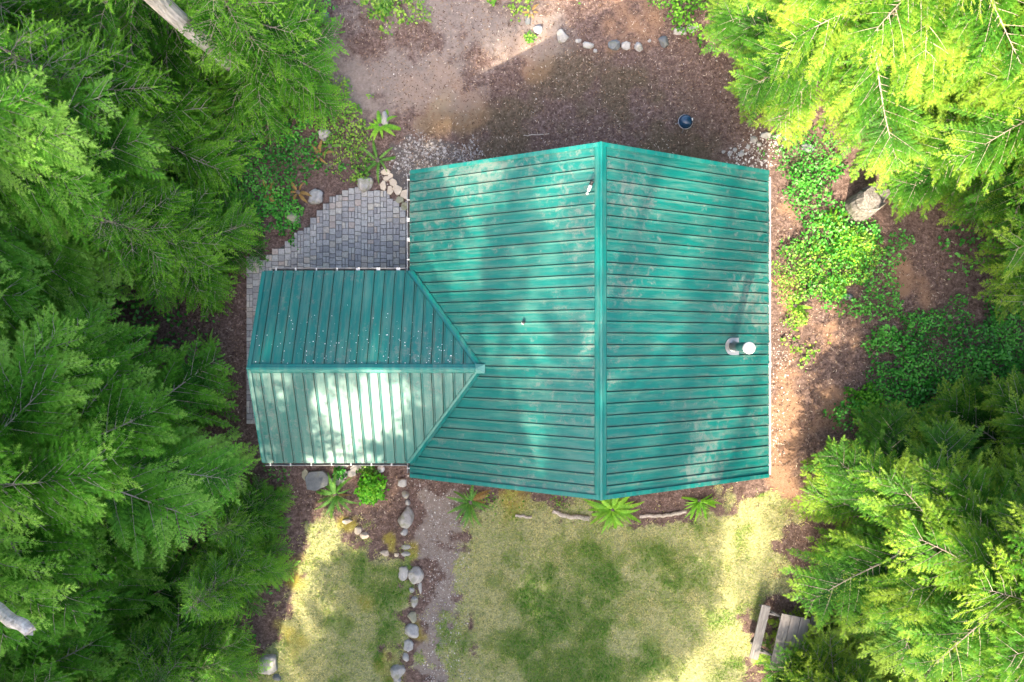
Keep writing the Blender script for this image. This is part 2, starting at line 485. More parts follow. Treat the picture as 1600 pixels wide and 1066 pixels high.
def ground():
    def axis(lo, hi, step):
        core = np.arange(lo, hi + step, step)
        out = np.array([1, 2, 4, 8, 16, 32, 64, 150, 400.0])
        return np.concatenate([lo - out[::-1], core, core[-1] + out])
    xs = axis(-15.2, 15.2, 0.085); ys = axis(-10.4, 10.4, 0.085)
    X, Y = np.meshgrid(xs, ys, indexing='ij')
    x = X.ravel(); y = Y.ravel()
    mk = masks(x, y)
    z = gz(x, y) + 0.012 * (RNG.random(len(x)) - 0.5) * (1 - mk['lawn'])
    far = np.maximum(np.abs(x) - 16, np.abs(y) - 11)
    z = np.where(far > 0, 0, z)
    nx, ny = len(xs), len(ys)
    i = np.arange(nx - 1)[:, None] * ny + np.arange(ny - 1)[None, :]
    i = i.ravel()
    quads = np.stack([i, i + ny, i + ny + 1, i + 1], 1)
    t = NT('forest_ground')
    p = t.pos()
    n1 = t.noise(p, 1.1, 8.0, 0.7); n2 = t.noise(p, 7.0, 8.0, 0.75); n3 = t.noise(p, 40.0, 4.0, 0.7)
    n4 = t.noise(p, 17.0, 7.0, 0.8)
    nm = t.math('ADD', t.math('MULTIPLY', n2, 0.5), t.math('MULTIPLY', n4, 0.5))
    dirt = t.ramp(nm, [(0.37, (0.030, 0.018, 0.015)), (0.47, (0.10, 0.066, 0.057)), (0.55, (0.19, 0.132, 0.115)), (0.66, (0.40, 0.31, 0.275))])
    dirt = t.mix(t.math('MULTIPLY', t.ramp(n1, [(0.4, 0.0), (0.7, 1.0)]), 0.5), dirt, (0.085, 0.055, 0.045))
    def m(name, k=0.5):
        v = t.math('ADD', t.attr(name), t.math('MULTIPLY', t.math('SUBTRACT', n2, 0.5), k))
        v = t.math('ADD', v, t.math('MULTIPLY', t.math('SUBTRACT', n3, 0.5), k * 0.6))
        return v
    c = dirt
    c = t.mix(t.math('MULTIPLY', t.ramp(m('sun_needle', 0.9), [(0.3, 0.0), (0.8, 1.0)]), 0.75), c, t.mix(n3, (0.18, 0.095, 0.055), (0.42, 0.26, 0.165)))  # warm orange for needles and painted patches of sunlight
    c = t.mix(t.math('MULTIPLY', t.ramp(m('pale', 0.9), [(0.2, 0.0), (0.9, 1.0)]), 0.62), c, t.mix(nm, (0.14, 0.115, 0.105), (0.37, 0.32, 0.29)))
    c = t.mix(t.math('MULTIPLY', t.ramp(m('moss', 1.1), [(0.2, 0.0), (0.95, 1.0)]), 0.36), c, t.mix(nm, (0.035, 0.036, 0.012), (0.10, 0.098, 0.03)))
    c = t.mix(t.math('MULTIPLY', t.ramp(m('path', 0.7), [(0.3, 0.0), (0.7, 1.0)]), 0.8), c, t.mix(n2, (0.16, 0.125, 0.11), (0.34, 0.295, 0.265)))
    c = t.mix(t.ramp(m('gravel', 0.5), [(0.3, 0.0), (0.7, 1.0)]), c, t.mix(n3, (0.04, 0.032, 0.03), (0.18, 0.16, 0.15)))
    lawnc = t.mix(t.ramp(nm, [(0.40, 0.0), (0.58, 1.0)]), (0.115, 0.15, 0.045), (0.40, 0.39, 0.20))
    lawnc = t.mix(t.math('MULTIPLY', t.ramp(m('green', 1.0), [(0.2, 0.0), (0.75, 1.0)]), 0.75), lawnc, t.mix(n3, (0.075, 0.13, 0.025), (0.21, 0.29, 0.075)))
    c = t.mix(t.math('MULTIPLY', t.ramp(m('lawn', 0.6), [(0.3, 0.0), (0.7, 1.0)]), 0.9), c, lawnc)
    c = t.mix(t.math('MULTIPLY', t.ramp(m('yellow', 1.0), [(0.3, 0.0), (0.8, 1.0)]), 0.7), c, t.mix(n3, (0.20, 0.18, 0.02), (0.40, 0.33, 0.05)))
    pe = t.ramp(t.voro(p, 26.0), [(0.06, 1.0), (0.16, 0.0)])
    pe = t.math('MULTIPLY', pe, t.ramp(t.noise(p, 2.3, 5.0), [(0.5, 0.0), (0.62, 1.0)]))
    c = t.mix(t.math('MULTIPLY', pe, 0.35), c, (0.38, 0.33, 0.30))
    t.bsdf(c, 0.95, 0.12, normal=t.bump(t.math('ADD', n2, t.math('MULTIPLY', n3, 0.6)), 0.7, 0.05))
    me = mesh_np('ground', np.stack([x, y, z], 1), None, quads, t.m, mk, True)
    g = obj('ground', me)
    tag(g, 'brown forest soil, dry lawn and gravel round the house', kind='structure')
ground()

# ------------------------------------------------------------------ house
EAVE, RIDGE, WRIDGE = 2.45, 4.68, 3.35
XL, XM, XR = -2.31, 1.74, 5.84          # main roof: left eave, ridge, right eave
YN, YS = 3.86, -3.08                    # main roof: gable ends
WX0, WYC, WH = -5.67, -0.59, 2.175      # wing: gable end x, ridge y, half width
SL = (RIDGE - EAVE) / (XM - XL)
SR = (RIDGE - EAVE) / (XR - XM)
SWG = (WRIDGE - EAVE) / WH
def z_left(x): return EAVE + SL * (x - XL)
def z_right(x): return EAVE + SR * (XR - x)
def z_wing(y): return EAVE + SWG * (WH - abs(y - WYC))
def x_valley(y): return XL + SWG / SL * (WH - abs(y - WYC))

house = empty('house', (0, 0, 0))
tag(house, 'cabin with weathered green metal gable roof and smaller roofed wing', 'house')

def build_house():
    # walls
    def wall_block(name, x0, x1, y0, y1, top, ridge_axis, ridge_pos, ridge_z):
        bm = bmesh.new()
        v = lambda *a: bm.verts.new(a)
        b = [v(x0, y0, 0.25), v(x1, y0, 0.25), v(x1, y1, 0.25), v(x0, y1, 0.25)]
        t = [v(x0, y0, top), v(x1, y0, top), v(x1, y1, top), v(x0, y1, top)]
        if ridge_axis == 'y':
            r0, r1 = v(ridge_pos, y0, ridge_z), v(ridge_pos, y1, ridge_z)
            bm.faces.new((b[0], b[1], t[1], r0, t[0])); bm.faces.new((b[2], b[3], t[3], r1, t[2]))
            bm.faces.new((b[1], b[2], t[2], t[1])); bm.faces.new((b[3], b[0], t[0], t[3]))
            bm.faces.new((t[0], r0, r1, t[3])); bm.faces.new((r0, t[1], t[2], r1))
        else:
            r0, r1 = v(x0, ridge_pos, ridge_z), v(x1, ridge_pos, ridge_z)
            bm.faces.new((b[3], b[0], t[0], r0, t[3])); bm.faces.new((b[1], b[2], t[2], r1, t[1]))
            bm.faces.new((b[0], b[1], t[1], t[0])); bm.faces.new((b[2], b[3], t[3], t[2]))
            bm.faces.new((t[0], t[1], r1, r0)); bm.faces.new((r0, r1, t[2], t[3]))
        bm.faces.new(b[::-1])
        return bm_obj(name, bm, M['siding'], house)
    ov = 0.42
    dz = 0.20
    wall_block('wall', XL + ov, XR - ov, YS + ov, YN - ov, EAVE + ov * SL - dz, 'y', XM, RIDGE - dz)
    wall_block('wall', WX0 + ov, XL + ov + 0.05, WYC - WH + ov, WYC + WH - ov, EAVE + ov * SWG - dz, 'x', WYC, WRIDGE - dz)
    bm = bmesh.new(); bm_box(bm, ((XL + XR) / 2, (YN + YS) / 2, 0.10), (XR - XL - 2 * ov - 0.06, YN - YS - 2 * ov - 0.06, 0.5)); bm_obj('foundation', bm, M['concrete'], house)
    bm = bmesh.new(); bm_box(bm, ((WX0 + XL) / 2 + 0.2, WYC, 0.09), (XL - WX0 - 0.5, 2 * WH - 2 * ov - 0.06, 0.48)); bm_obj('foundation', bm, M['concrete'], house)
    # siding laps: proud boards on the walls
    def window(cx, cy, cz, w, h, nrm):
        rot = Matrix.Rotation(math.atan2(nrm[1], nrm[0]), 3, 'Z')
        o = Vector((cx, cy, cz)); n = Vector((nrm[0], nrm[1], 0))
        s = rot @ Vector((0, 1, 0))
        bm = bmesh.new()
        bm_box(bm, o + n * 0.03, (0.06, w + 0.16, h + 0.16), rot)
        win = bm_obj('window', bm, M['white_trim'], house)
        bm = bmesh.new(); bm_box(bm, o + n * 0.062, (0.012, w, h), rot); bm_obj('pane', bm, M['glass'], win)
        bm = bmesh.new(); bm_box(bm, o + n * 0.075, (0.03, 0.04, h), rot); bm_obj('mullion', bm, M['white_trim'], win)
        bm = bmesh.new(); bm_box(bm, o + n * 0.06 + Vector((0, 0, -h / 2 - 0.10)), (0.14, w + 0.24, 0.04), rot); bm_obj('sill', bm, M['white_trim'], win)
    yS, yN, xR_, xW = YS + ov, YN - ov, XR - ov, WX0 + ov
    for cx in (-0.6, 3.0): window(cx, yS, 1.45, 1.2, 1.1, (0, -1))
    for cx in (-0.3, 3.4): window(cx, yN, 1.45, 1.2, 1.0, (0, 1))
    for cy in (-1.4, 1.9): window(xR_, cy, 1.4, 1.1, 1.0, (1, 0))
    window(xW, WYC - 0.4, 1.4, 1.2, 1.0, (-1, 0))
    yw = WYC + WH - ov
    bm = bmesh.new(); bm_box(bm, (-3.2, yw + 0.03, 1.27), (0.95, 0.06, 2.05)); d = bm_obj('door', bm, M['door'], house)
    bm = bmesh.new(); bm_tube(bm, [(-2.85, yw + 0.06, 1.2), (-2.85, yw + 0.12, 1.2), (-2.93, yw + 0.12, 1.2)], 0.012, 8); bm_obj('handle', bm, M['brass'], d)

    # roof: deck slabs, then each metal panel of its own
    TH = 0.12
    bm = bmesh.new()
    def slab(q):
        a = [bm.verts.new(p) for p in q]; b = [bm.verts.new((p[0], p[1], p[2] - TH)) for p in q]
        bm.faces.new(a); bm.faces.new(b[::-1])
        for i in range(4):
            bm.faces.new((a[i], b[i], b[(i + 1) % 4], a[(i + 1) % 4]))
    e = 0.02
    slab([(XL + e, YS + e, z_left(XL + e)), (XM, YS + e, RIDGE), (XM, YN - e, RIDGE), (XL + e, YN - e, z_left(XL + e))])
    slab([(XM, YS + e, RIDGE), (XR - e, YS + e, z_right(XR - e)), (XR - e, YN - e, z_right(XR - e)), (XM, YN - e, RIDGE)])
    slab([(WX0 + e, WYC - WH + e, z_wing(WYC - WH + e)), (XL + 1.9, WYC - WH + e, z_wing(WYC - WH + e)), (XL + 1.9, WYC, WRIDGE), (WX0 + e, WYC, WRIDGE)])
    slab([(WX0 + e, WYC, WRIDGE), (XL + 1.9, WYC, WRIDGE), (XL + 1.9, WYC + WH - e, z_wing(WYC + WH - e)), (WX0 + e, WYC + WH - e, z_wing(WYC + WH - e))])
    # the wing's deck beyond the valley runs under the main slope; trim what would rise above it
    roof = bm_obj('roof', bm, M['underlay'], house)

    PW = 0.2313
    PROF = [(0.0, 0.0), (0.008, 0.019), (0.022, 0.019), (0.032, 0.006), (0.065, 0.0065), (0.185, 0.0065), (0.219, 0.006)]
    def panel(u_of, lo_of, hi_of, pt, nrm, mat):
        """profile swept from lo to hi; each profile point has its own clipped ends"""
        V = []; Q = []
        off = random.uniform(-0.003, 0.003)
        sag = random.uniform(-0.002, 0.002)
        n = 0
        for k, (du, h) in enumerate(PROF):
            u = u_of(du)
            a, b = lo_of(u), hi_of(u)
            if b < a + 0.02: b = a + 0.02
            for s in (0.0, 0.5, 1.0):
                q = a + (b - a) * s
                p = pt(u, q); hh = h + 0.006 + off + (sag if s == 0.5 else 0)
                V.append((p[0] + nrm[0] * hh, p[1] + nrm[1] * hh, p[2] + nrm[2] * hh))
        for k in range(len(PROF) - 1):
            for s in range(2):
                i = k * 3 + s
                Q.append((i, i + 1, i + 4, i + 3))
        rb = np.repeat([0.6, 0.3, 0.3, 1.0, 0.0, 0.0, 1.0], 3)
        me = mesh_np('panel', np.array(V), None, np.array(Q), mat, {'rib': rb})
        return obj('panel', me, roof)
    def unit(v):
        v = Vector(v); v.normalize(); return v
    nL, nR = unit((-SL, 0, 1)), unit((SR, 0, 1))
    nWN, nWS = unit((0, SWG, 1)), unit((0, -SWG, 1))
    npan = 30
    pw = (YN - YS) / npan
    k_ = pw / PW
    vgap = 0.075
    for i in range(npan):
        y1 = YN - i * pw          # rib on the northern edge of each sheet
        u_of = lambda du, y1=y1: y1 - du * k_
        def lo(u):
            return max(XL - 0.02, x_valley(u) + vgap) if abs(u - WYC) < WH else XL - 0.02
        panel(u_of, lo, lambda u: XM - 0.05, lambda u, q: (q, u, z_left(q)), nL, M['roof_main'])
        panel(u_of, lambda u: XM + 0.05, lambda u: XR + 0.02, lambda u, q: (q, u, z_right(q)), nR, M['roof_main'])
    nw = int(round((x_valley(WYC) - WX0) / pw))
    for i in range(nw):
        x0 = WX0 + i * pw
        u_of = lambda du, x0=x0: x0 + du * k_
        def dmax(u):   # how far down from the ridge before the valley line
            if u <= XL - vgap: return WH + 0.02
            return max(0.02, WH - (u + vgap - XL) * SL / SWG)
        if dmax(x0 + 0.1) < 0.12: continue
        panel(u_of, lambda u: 0.04, dmax, lambda u, q: (u, WYC + q, z_wing(WYC + q)), nWN, M['roof_wing'])
        panel(u_of, lambda u: 0.04, dmax, lambda u, q: (u, WYC - q, z_wing(WYC - q)), nWS, M['roof_wing'])

    # ridge caps
    def cap(name, p0, p1, half, slope_a, slope_b, side, lift, mat):
        bm = bmesh.new()
        p0, p1 = Vector(p0), Vector(p1); side = Vector(side)
        prof = [(-half - 0.015, -0.02), (-half, 0.0), (-half * 0.30, 0.012), (-0.022, 0.028), (0.022, 0.028), (half * 0.30, 0.012), (half, 0.0), (half + 0.015, -0.02)]
        rings = []
        for p in (p0, (p0 + p1) / 2 + Vector((0, 0, 0.004)), p1):
            ring = []
            for s, h in prof:
                z = -abs(s) * (slope_a if s < 0 else slope_b) + h + lift
                ring.append(bm.verts.new(p + side * s + Vector((0, 0, z))))
            rings.append(ring)
        for a, b in zip(rings[:-1], rings[1:]):
            for k in range(len(prof) - 1):
                bm.faces.new((a[k], a[k + 1], b[k + 1], b[k]))
        o = bm_obj(name, bm, mat, roof)
        return o
    cap('ridge_cap', (XM, YS - 0.03, RIDGE), (XM, (YN + YS) / 2, RIDGE), 0.105, SL, SR, (1, 0, 0), 0.040, M['roof_trim'])
    cap('ridge_cap', (XM, (YN + YS) / 2 - 0.05, RIDGE), (XM, YN + 0.03, RIDGE), 0.105, SL, SR, (1, 0, 0), 0.044, M['roof_trim'])
    cap('ridge_cap', (WX0 - 0.03, WYC, WRIDGE), (x_valley(WYC) + 0.05, WYC, WRIDGE), 0.085, SWG, SWG, (0, 1, 0), 0.040, M['roof_trim'])
    # pale boot where the wing ridge meets the main slope
    bm = bmesh.new()
    xa = x_valley(WYC)
    a = bm.verts.new((xa - 0.12, WYC - 0.11, WRIDGE + 0.02)); b = bm.verts.new((xa - 0.12, WYC + 0.10, WRIDGE + 0.02))
    c_ = bm.verts.new((xa + 0.10, WYC + 0.09, WRIDGE + 0.105)); d_ = bm.verts.new((xa + 0.10, WYC - 0.10, WRIDGE + 0.105)); e_ = bm.verts.new((xa - 0.10, WYC, WRIDGE + 0.085))
    bm.faces.new((a, e_, d_)); bm.faces.new((e_, c_, d_)); bm.faces.new((e_, b, c_))
    bm_obj('ridge_boot', bm, M['boot'], roof)
    # valley flashings
    for sgn in (1, -1):
        bm = bmesh.new()
        p0 = Vector((XL - 0.02, WYC + sgn * (WH + 0.02), EAVE)); p1 = Vector((xa, WYC, WRIDGE))
        w = 0.085
        off = [Vector((w, 0, w * SL)), Vector((0, 0, 0)), Vector((-w, 0, 0))]
        rows = []
        for p in (p0, p1):
            r = [p + Vector((w * 1.1, 0, w * 1.1 * SL + 0.034)), p + Vector((w * 1.05, 0, w * SL * 1.05 + 0.016)), p + Vector((0, 0, 0.012)),
                 p + Vector((-w * 0.75, 0, 0.016)), p + Vector((-w * 0.8, 0, 0.034))]
            rows.append([bm.verts.new(q) for q in r])
        for k in range(4):
            bm.faces.new((rows[0][k], rows[0][k + 1], rows[1][k + 1], rows[1][k]))
        bm_obj('valley_flashing', bm, M['roof_trim'], roof)
    # rake trims on the gable edges
    def rake(p0, p1, out):
        bm = bmesh.new()
        p0, p1, o = Vector(p0), Vector(p1), Vector(out)
        prof = [(-0.06, 0.048), (0.0, 0.05), (0.028, 0.048), (0.03, -0.14), (0.012, -0.14)]
        rows = [[bm.verts.new(p + o * s + Vector((0, 0, h))) for s, h in prof] for p in (p0, p1)]
        for k in range(len(prof) - 1):
            bm.faces.new((rows[0][k], rows[0][k + 1], rows[1][k + 1], rows[1][k]))
        bm_obj('rake_trim', bm, M['roof_trim'], roof)
    for y, o in ((YN, (0, 1, 0)), (YS, (0, -1, 0))):
        rake((XL - 0.02, y, EAVE), (XM, y, RIDGE), o); rake((XR + 0.02, y, EAVE), (XM, y, RIDGE), o)
    rake((WX0, WYC + WH, EAVE), (WX0, WYC, WRIDGE), (-1, 0, 0)); rake((WX0, WYC - WH, EAVE), (WX0, WYC, WRIDGE), (-1, 0, 0))

    # gutters: white troughs just past the panel ends, with hangers and some debris
    def gutter(p0, p1, out, wid=0.045, gmat='gutter'):
        p0, p1, o = Vector(p0), Vector(p1), Vector(out)
        bm = bmesh.new()
        prof = [(0.0, -0.03), (0.0, -0.12), (wid + 0.01, -0.12), (wid + 0.02, -0.035), (wid + 0.034, -0.035), (wid + 0.034, -0.135), (-0.012, -0.135), (-0.012, -0.03)]
        rows = [[bm.verts.new(p + o * s + Vector((0, 0, h))) for s, h in prof] for p in (p0, p1)]
        for k in range(len(prof)):
            bm.faces.new((rows[0][k], rows[0][(k + 1) % len(prof)], rows[1][(k + 1) % len(prof)], rows[1][k]))
        bm.faces.new(rows[0]); bm.faces.new(rows[1][::-1])
        g = bm_obj('gutter', bm, M[gmat], house)
        L = (p1 - p0).length; t = (p1 - p0).normalized()
        rot = Matrix.Rotation(math.atan2(t.y, t.x), 3, 'Z')
        s = 0.12
        while s < L - 0.05:
            bm = bmesh.new()
            bm_box(bm, p0 + t * s + o * (wid * 0.5 + 0.012) + Vector((0, 0, -0.030)), (random.choice((0.03, 0.035, 0.09)), wid + 0.05, 0.008), rot)
            bm_obj('hanger', bm, M['hanger'], g)
            s += 0.46 + random.uniform(-0.02, 0.02)
        bm = bmesh.new()
        bm_box(bm, (p0 + p1) / 2 + o * (wid * 0.5) + Vector((0, 0, -0.095)), (L - 0.05, wid - 0.008, 0.03), rot)
        bm_obj('debris', bm, M['gutter_dirt'], g)
    gx = 0.012
    gutter((XL - gx, YN - 0.05, EAVE), (XL - gx, WYC + WH + 0.03, EAVE), (-1, 0, 0))
    gutter((XL - gx, WYC - WH - 0.03, EAVE), (XL - gx, YS + 0.05, EAVE), (-1, 0, 0))
    gutter((XR + gx, YN - 0.1, EAVE), (XR + gx, YS + 0.02, EAVE), (1, 0, 0), 0.04, 'white_trim')
    gutter((WX0 + 0.15, WYC + WH + gx, EAVE), (XL - 0.11, WYC + WH + gx, EAVE), (0, 1, 0))
    gutter((WX0 + 0.02, WYC - WH - gx, EAVE), (XL - 0.11, WYC - WH - gx, EAVE), (0, -1, 0))

    # chimney on the eastern slope
    cx, cy = 4.84, -0.12
    zb = z_right(cx)
    bm = bmesh.new()
    # flashing skirt, rounded uphill and square downhill, lying on the slope
    pts = []
    for k in range(13):
        a = math.pi / 2 + math.pi * k / 12
        pts.append((cx + 0.18 * math.cos(a), cy + 0.19 * math.sin(a)))
    pts += [(cx + 0.18, cy - 0.19), (cx + 0.18, cy + 0.19)]
    top = [bm.verts.new((x, y, z_right(x) + 0.05)) for x, y in pts]
    bot = [bm.verts.new((x, y, z_right(x) + 0.03)) for x, y in pts]
    bm.faces.new(top)
    for k in range(len(pts)):
        bm.faces.new((top[k], bot[k], bot[(k + 1) % len(pts)], top[(k + 1) % len(pts)]))
    ch = bm_obj('chimney', bm, M['steel'], house)
    bm = bmesh.new(); bm_lathe(bm, [(0.14, 0.0), (0.135, 0.04), (0.10, 0.07), (0.094, 0.075)], 24, (cx, cy, zb + 0.0)); bm_obj('storm_collar', bm, M['steel'], ch, True)
    bm = bmesh.new(); bm_lathe(bm, [(0.092, 0.0), (0.092, 1.10)], 24, (cx, cy, zb)); bm_obj('pipe', bm, M['dark_pipe'], ch, True)
    bm = bmesh.new(); bm_lathe(bm, [(0.085, 1.02), (0.112, 1.04), (0.112, 1.10), (0.122, 1.11), (0.128, 1.13), (0.118, 1.145), (0.05, 1.165), (0.01, 1.167)], 28, (cx, cy - 0.02, zb)); bm_obj('cap', bm, M['pale_cap'], ch)
    bm = bmesh.new(); bm_box(bm, (cx - 0.02, cy, zb + 0.215), (0.03, 0.03, 0.03), None, 0.006); bm_obj('clamp', bm, M['white_trim'], ch)
    # small vents on the western slope
    vx, vy = W(920, 296, z_left(1.53))
    zz = z_left(vx)
    bm = bmesh.new(); bm_tube(bm, [(vx - 0.03, vy - 0.08, zz + 0.0), (vx - 0.02, vy - 0.05, zz + 0.12), (vx + 0.02, vy + 0.05, zz + 0.2)], 0.03, 12, False); v1 = bm_obj('vent_pipe', bm, M['white_trim'], house)
    bm = bmesh.new(); bm_tube(bm, [(vx + 0.015, vy + 0.04, zz + 0.195), (vx + 0.045, vy + 0.11, zz + 0.235)], 0.036, 12); bm_obj('vent_hood', bm, M['black'], v1)
    vx, vy = W(817, 505, z_left(0.24)); zz = z_left(vx)
    bm = bmesh.new(); bm_lathe(bm, [(0.03, 0.0), (0.03, 0.08), (0.02, 0.09)], 12, (vx, vy, zz)); v2 = bm_obj('vent_pipe', bm, M['white_trim'], house)
    bm = bmesh.new(); bm_lathe(bm, [(0.034, 0.07), (0.034, 0.1), (0.01, 0.115)], 12, (vx + 0.01, vy + 0.012, zz)); bm_obj('vent_hood', bm, M['black'], v2)
build_house()

# ------------------------------------------------------------------ paved patio and side walk
def build_patio():
    P1 = poly_px([(412, 440), (412, 402), (440, 385), (470, 362), (488, 345), (505, 322), (525, 304), (552, 296), (578, 297), (600, 299), (612, 310), (625, 318), (632, 332), (652, 338), (652, 440)], 0.05)
    P2 = poly_px([(385, 404), (412, 404), (412, 440), (440, 440), (440, 660), (385, 660)], 0.05)
    def slab(name, poly, label):
        bm = bmesh.new()
        # bedding, just below the pavers' tops
        top = [bm.verts.new((x, y, 0.034)) for x, y in poly]; bot = [bm.verts.new((x, y, -0.06)) for x, y in poly]
        bm.faces.new(top[::-1]); bm.faces.new(bot)
        for k in range(len(poly)):
            bm.faces.new((top[k], top[(k + 1) % len(poly)], bot[(k + 1) % len(poly)], bot[k]))
        o = bm_obj(name, bm, plain('joint_sand', (0.075, 0.07, 0.062), 0.95, 0.05), None)
        return tag(o, label, kind='structure')
    shr1 = P1.copy(); shr2 = P2.copy()
    c1 = P1.mean(0); shr1 = c1 + (P1 - c1) * 0.975
    c2 = P2.mean(0); shr2 = c2 + (P2 - c2) * 0.985
    a = slab('patio', shr1, 'grey concrete block patio with stepped curved edge')
    b = slab('paved_walk', shr2, 'narrow grey block walk along the wing')
    S = 0.168; g = 0.010
    meshes = {}
    def pmesh(w, h):
        k = (round(w, 3), round(h, 3))
        if k not in meshes:
            bm = bmesh.new(); bm_box(bm, (0, 0, 0), (w - g, h - g, 0.06))
            es = [e for e in bm.edges if all(v.co.z > 0 for v in e.verts)]
            bmesh.ops.bevel(bm, geom=es, offset=0.007, segments=1, affect='EDGES')
            me = bpy.data.meshes.new('paver'); bm.to_mesh(me); bm.free(); me.materials.append(M['paver'])
            meshes[k] = me
        return meshes[k]
    x_start = W(385, 500, 0.05)[0]
    cnt = 0
    for col in range(28):
        x = x_start + (col + 0.5) * S
        y = W(400, 665, 0.05)[1] + random.choice((0, 0.084, 0.04))
        ytop = W(400, 285, 0.05)[1]
        while y < ytop:
            r = random.random()
            if r < 0.50: pcs = [(S, S, 0, 0)]; h = S
            elif r < 0.78: pcs = [(S, S * 0.66, 0, 0)]; h = S * 0.66
            else: pcs = [(S / 2, S, -S / 4, 0), (S / 2, S, S / 4, 0)]; h = S
            for (w, hh, dx, dy) in pcs:
                px, py = x + dx, y + h / 2
                owner = a if inside(P1, px, py) else (b if inside(P2, px, py) else None)
                if owner is None: continue
                # nothing to see under the wing itself
                if owner is b and px > WX0 + 0.30: continue
                if owner is a and py < WYC + WH - 0.30: continue
                o = obj('paver', pmesh(w, hh), owner, (px, py, 0.03 + random.uniform(-0.003, 0.003)), (random.uniform(-.012, .012), random.uniform(-.012, .012), random.uniform(-.012, .012)))
                cnt += 1
            y += h
    print('pavers', cnt)
build_patio()

# ------------------------------------------------------------------ rocks and slabs
def rock_mesh(seed, flat=0.75, rough=0.16, angular=False):
    rng = np.random.default_rng(seed)
    bm = bmesh.new()
    bmesh.ops.create_icosphere(bm, subdivisions=3, radius=0.5)
    planes = [(Vector(rng.normal(size=3)).normalized(), rng.uniform(0.24, 0.42)) for _ in range(9 if angular else 6)]
    off = rng.uniform(0, 100, 3)
    from mathutils import noise as mn
    for v in bm.verts:
        p = v.co.copy()
        for n, d in planes:
            s = p.dot(n) - d
            if s > 0: p -= n * s * 0.85
        q = p * 3.0 + Vector(off)
        p *= 1 + rough * mn.noise(q) + rough * 0.5 * mn.noise(q * 2.7)
        v.co = Vector((p.x, p.y, p.z * flat))
    me = bpy.data.meshes.new('rock'); bm.to_mesh(me); bm.free()
    me.polygons.foreach_set('use_smooth', np.ones(len(me.polygons), dtype=bool))
    # normalise
    co = np.zeros(len(me.vertices) * 3, np.float32); me.vertices.foreach_get('co', co); co = co.reshape(-1, 3)
    co[:, :2] /= (np.abs(co[:, :2]).max(0) * 2)
    co[:, 2] -= co[:, 2].min()
    me.vertices.foreach_set('co', co.ravel()); me.update()
    return me
ROCKS = {}
def rock_data(kind, mat):
    k = (kind, mat)
    if k not in ROCKS:
        me = rock_mesh(11 * kind + 3, 0.7, 0.26, kind % 3 != 0)
        me.materials.append(M[mat]); ROCKS[k] = me
    return ROCKS[k]
rk = [0]
def rock(px, py, w, h, mat, label, group=None, cat='rock', zs=0.66, sink=0.62):
    rk[0] += 1
    x, y = W(px, py, 0.08)
    s = (CAM_H - 0.1) / FPX
    o = obj('rock', rock_data(rk[0] % 9, mat))
    sx, sy = w * s * 1.08, h * s * 1.08
    sz = min(sx, sy) * zs / 0.7 * 1.0
    flip = random.random() < 0.5
    o.scale = (sx, sy, sz * 1.3)
    o.location = (x, y, zat(x, y) - sink * sz * 0.5)
    o.rotation_euler = (0, 0, math.pi if flip else 0)
    return tag(o, label, cat, group)

G = 'stones in the row beside the gravel path'
for r in [(629, 754, 15, 16), (634, 773, 13, 14), (636, 786, 9, 9), (632, 832, 14, 12), (632, 856, 18, 8), (634, 867, 14, 8), (656, 921, 7, 17), (643, 923, 8, 9),
          (647, 941, 12, 20), (637, 1011, 17, 20), (632, 1030, 12, 15), (619, 1064, 14, 9)]:
    own = {(629, 754): 'pale stone of the path row right under the main roof corner', (632, 856): 'long thin pale stone where the planting bed meets the path row',
           (632, 832): 'small pale stone touching the lower side of the largest path boulder', (656, 921): 'narrow upright sliver of stone below the pointed boulder',
           (647, 941): 'tall angular pale stone just above the yellow mossy stone', (637, 1011): 'pale stone just below the round boulder of the path row'}
    rock(*r, 'granite', own.get(r[:2], 'small pale stone in the row of stones between left lawn and gravel path'), G)
rock(636, 809, 29, 34, 'granite', 'largest pale boulder in the row beside the gravel path', G)
rock(628, 896, 21, 25, 'granite', 'angular pale boulder paired with a pointed one beside the gravel path', G)
rock(650, 900, 23, 28, 'granite', 'pointed pale boulder next to the angular one beside the gravel path', G)
rock(644.5, 966, 16, 17, 'mossy_stone', 'yellow mossy stone in the row beside the gravel path', G)
rock(642.5, 988, 22, 23, 'granite', 'round pale boulder just below the yellow mossy stone', G)
rock(621, 1050, 25, 25, 'granite', 'round grey boulder at the far end of the path stones', G)
rock(420, 1036, 31, 37, 'granite', 'big pale mossy boulder at the lawn edge beneath the green conifers')
rock(430, 1061, 16, 12, 'grey_stone', 'small grey stone touching the big pale boulder at the lawn edge')
rock(345, 607, 17, 17, 'granite', 'lone pale stone on dark soil beside the end of the wing')
for r in [(540, 816, 19, 9), (557, 830, 15, 13), (569, 838, 14, 11), (601, 866, 16, 9), (619, 868, 7, 7)]:
    rock(*r, 'sandstone', 'small buff stone edging the purple planting bed above the left lawn', 'stones round the planting bed')
rock(570, 286, 26, 28, 'granite', 'rounded pale boulder touching the top edge of the paver patio')
rock(492, 309, 25, 28, 'granite', 'blocky pale boulder beside the curved left edge of the patio', zs=0.7)
rock(455, 342, 26, 22, 'mossy_stone', 'mossy stone half hidden in ivy by the patio edge')
rock(600, 186, 13, 23, 'granite', 'narrow pale stone between the ferns and the bare soil')
rock(505, 210, 26, 18, 'granite', 'pale stone lying among the ferns above the ivy bed')
rock(396, 205, 18, 14, 'white_stone', 'small white stone at the rim of the ivy under the conifers')
G = 'boulders along the upper edge of the yard'
for r in [(841, 45, 14, 14), (878, 55, 20, 20), (920, 69, 17, 11), (904, 62, 10, 8), (979, 70, 16, 14), (997, 73, 15, 16), (931, 78, 7, 6), (1016, 62, 7, 6)]:
    rock(*r, 'granite', 'pale stone in the loose line across the bare upper yard', G)
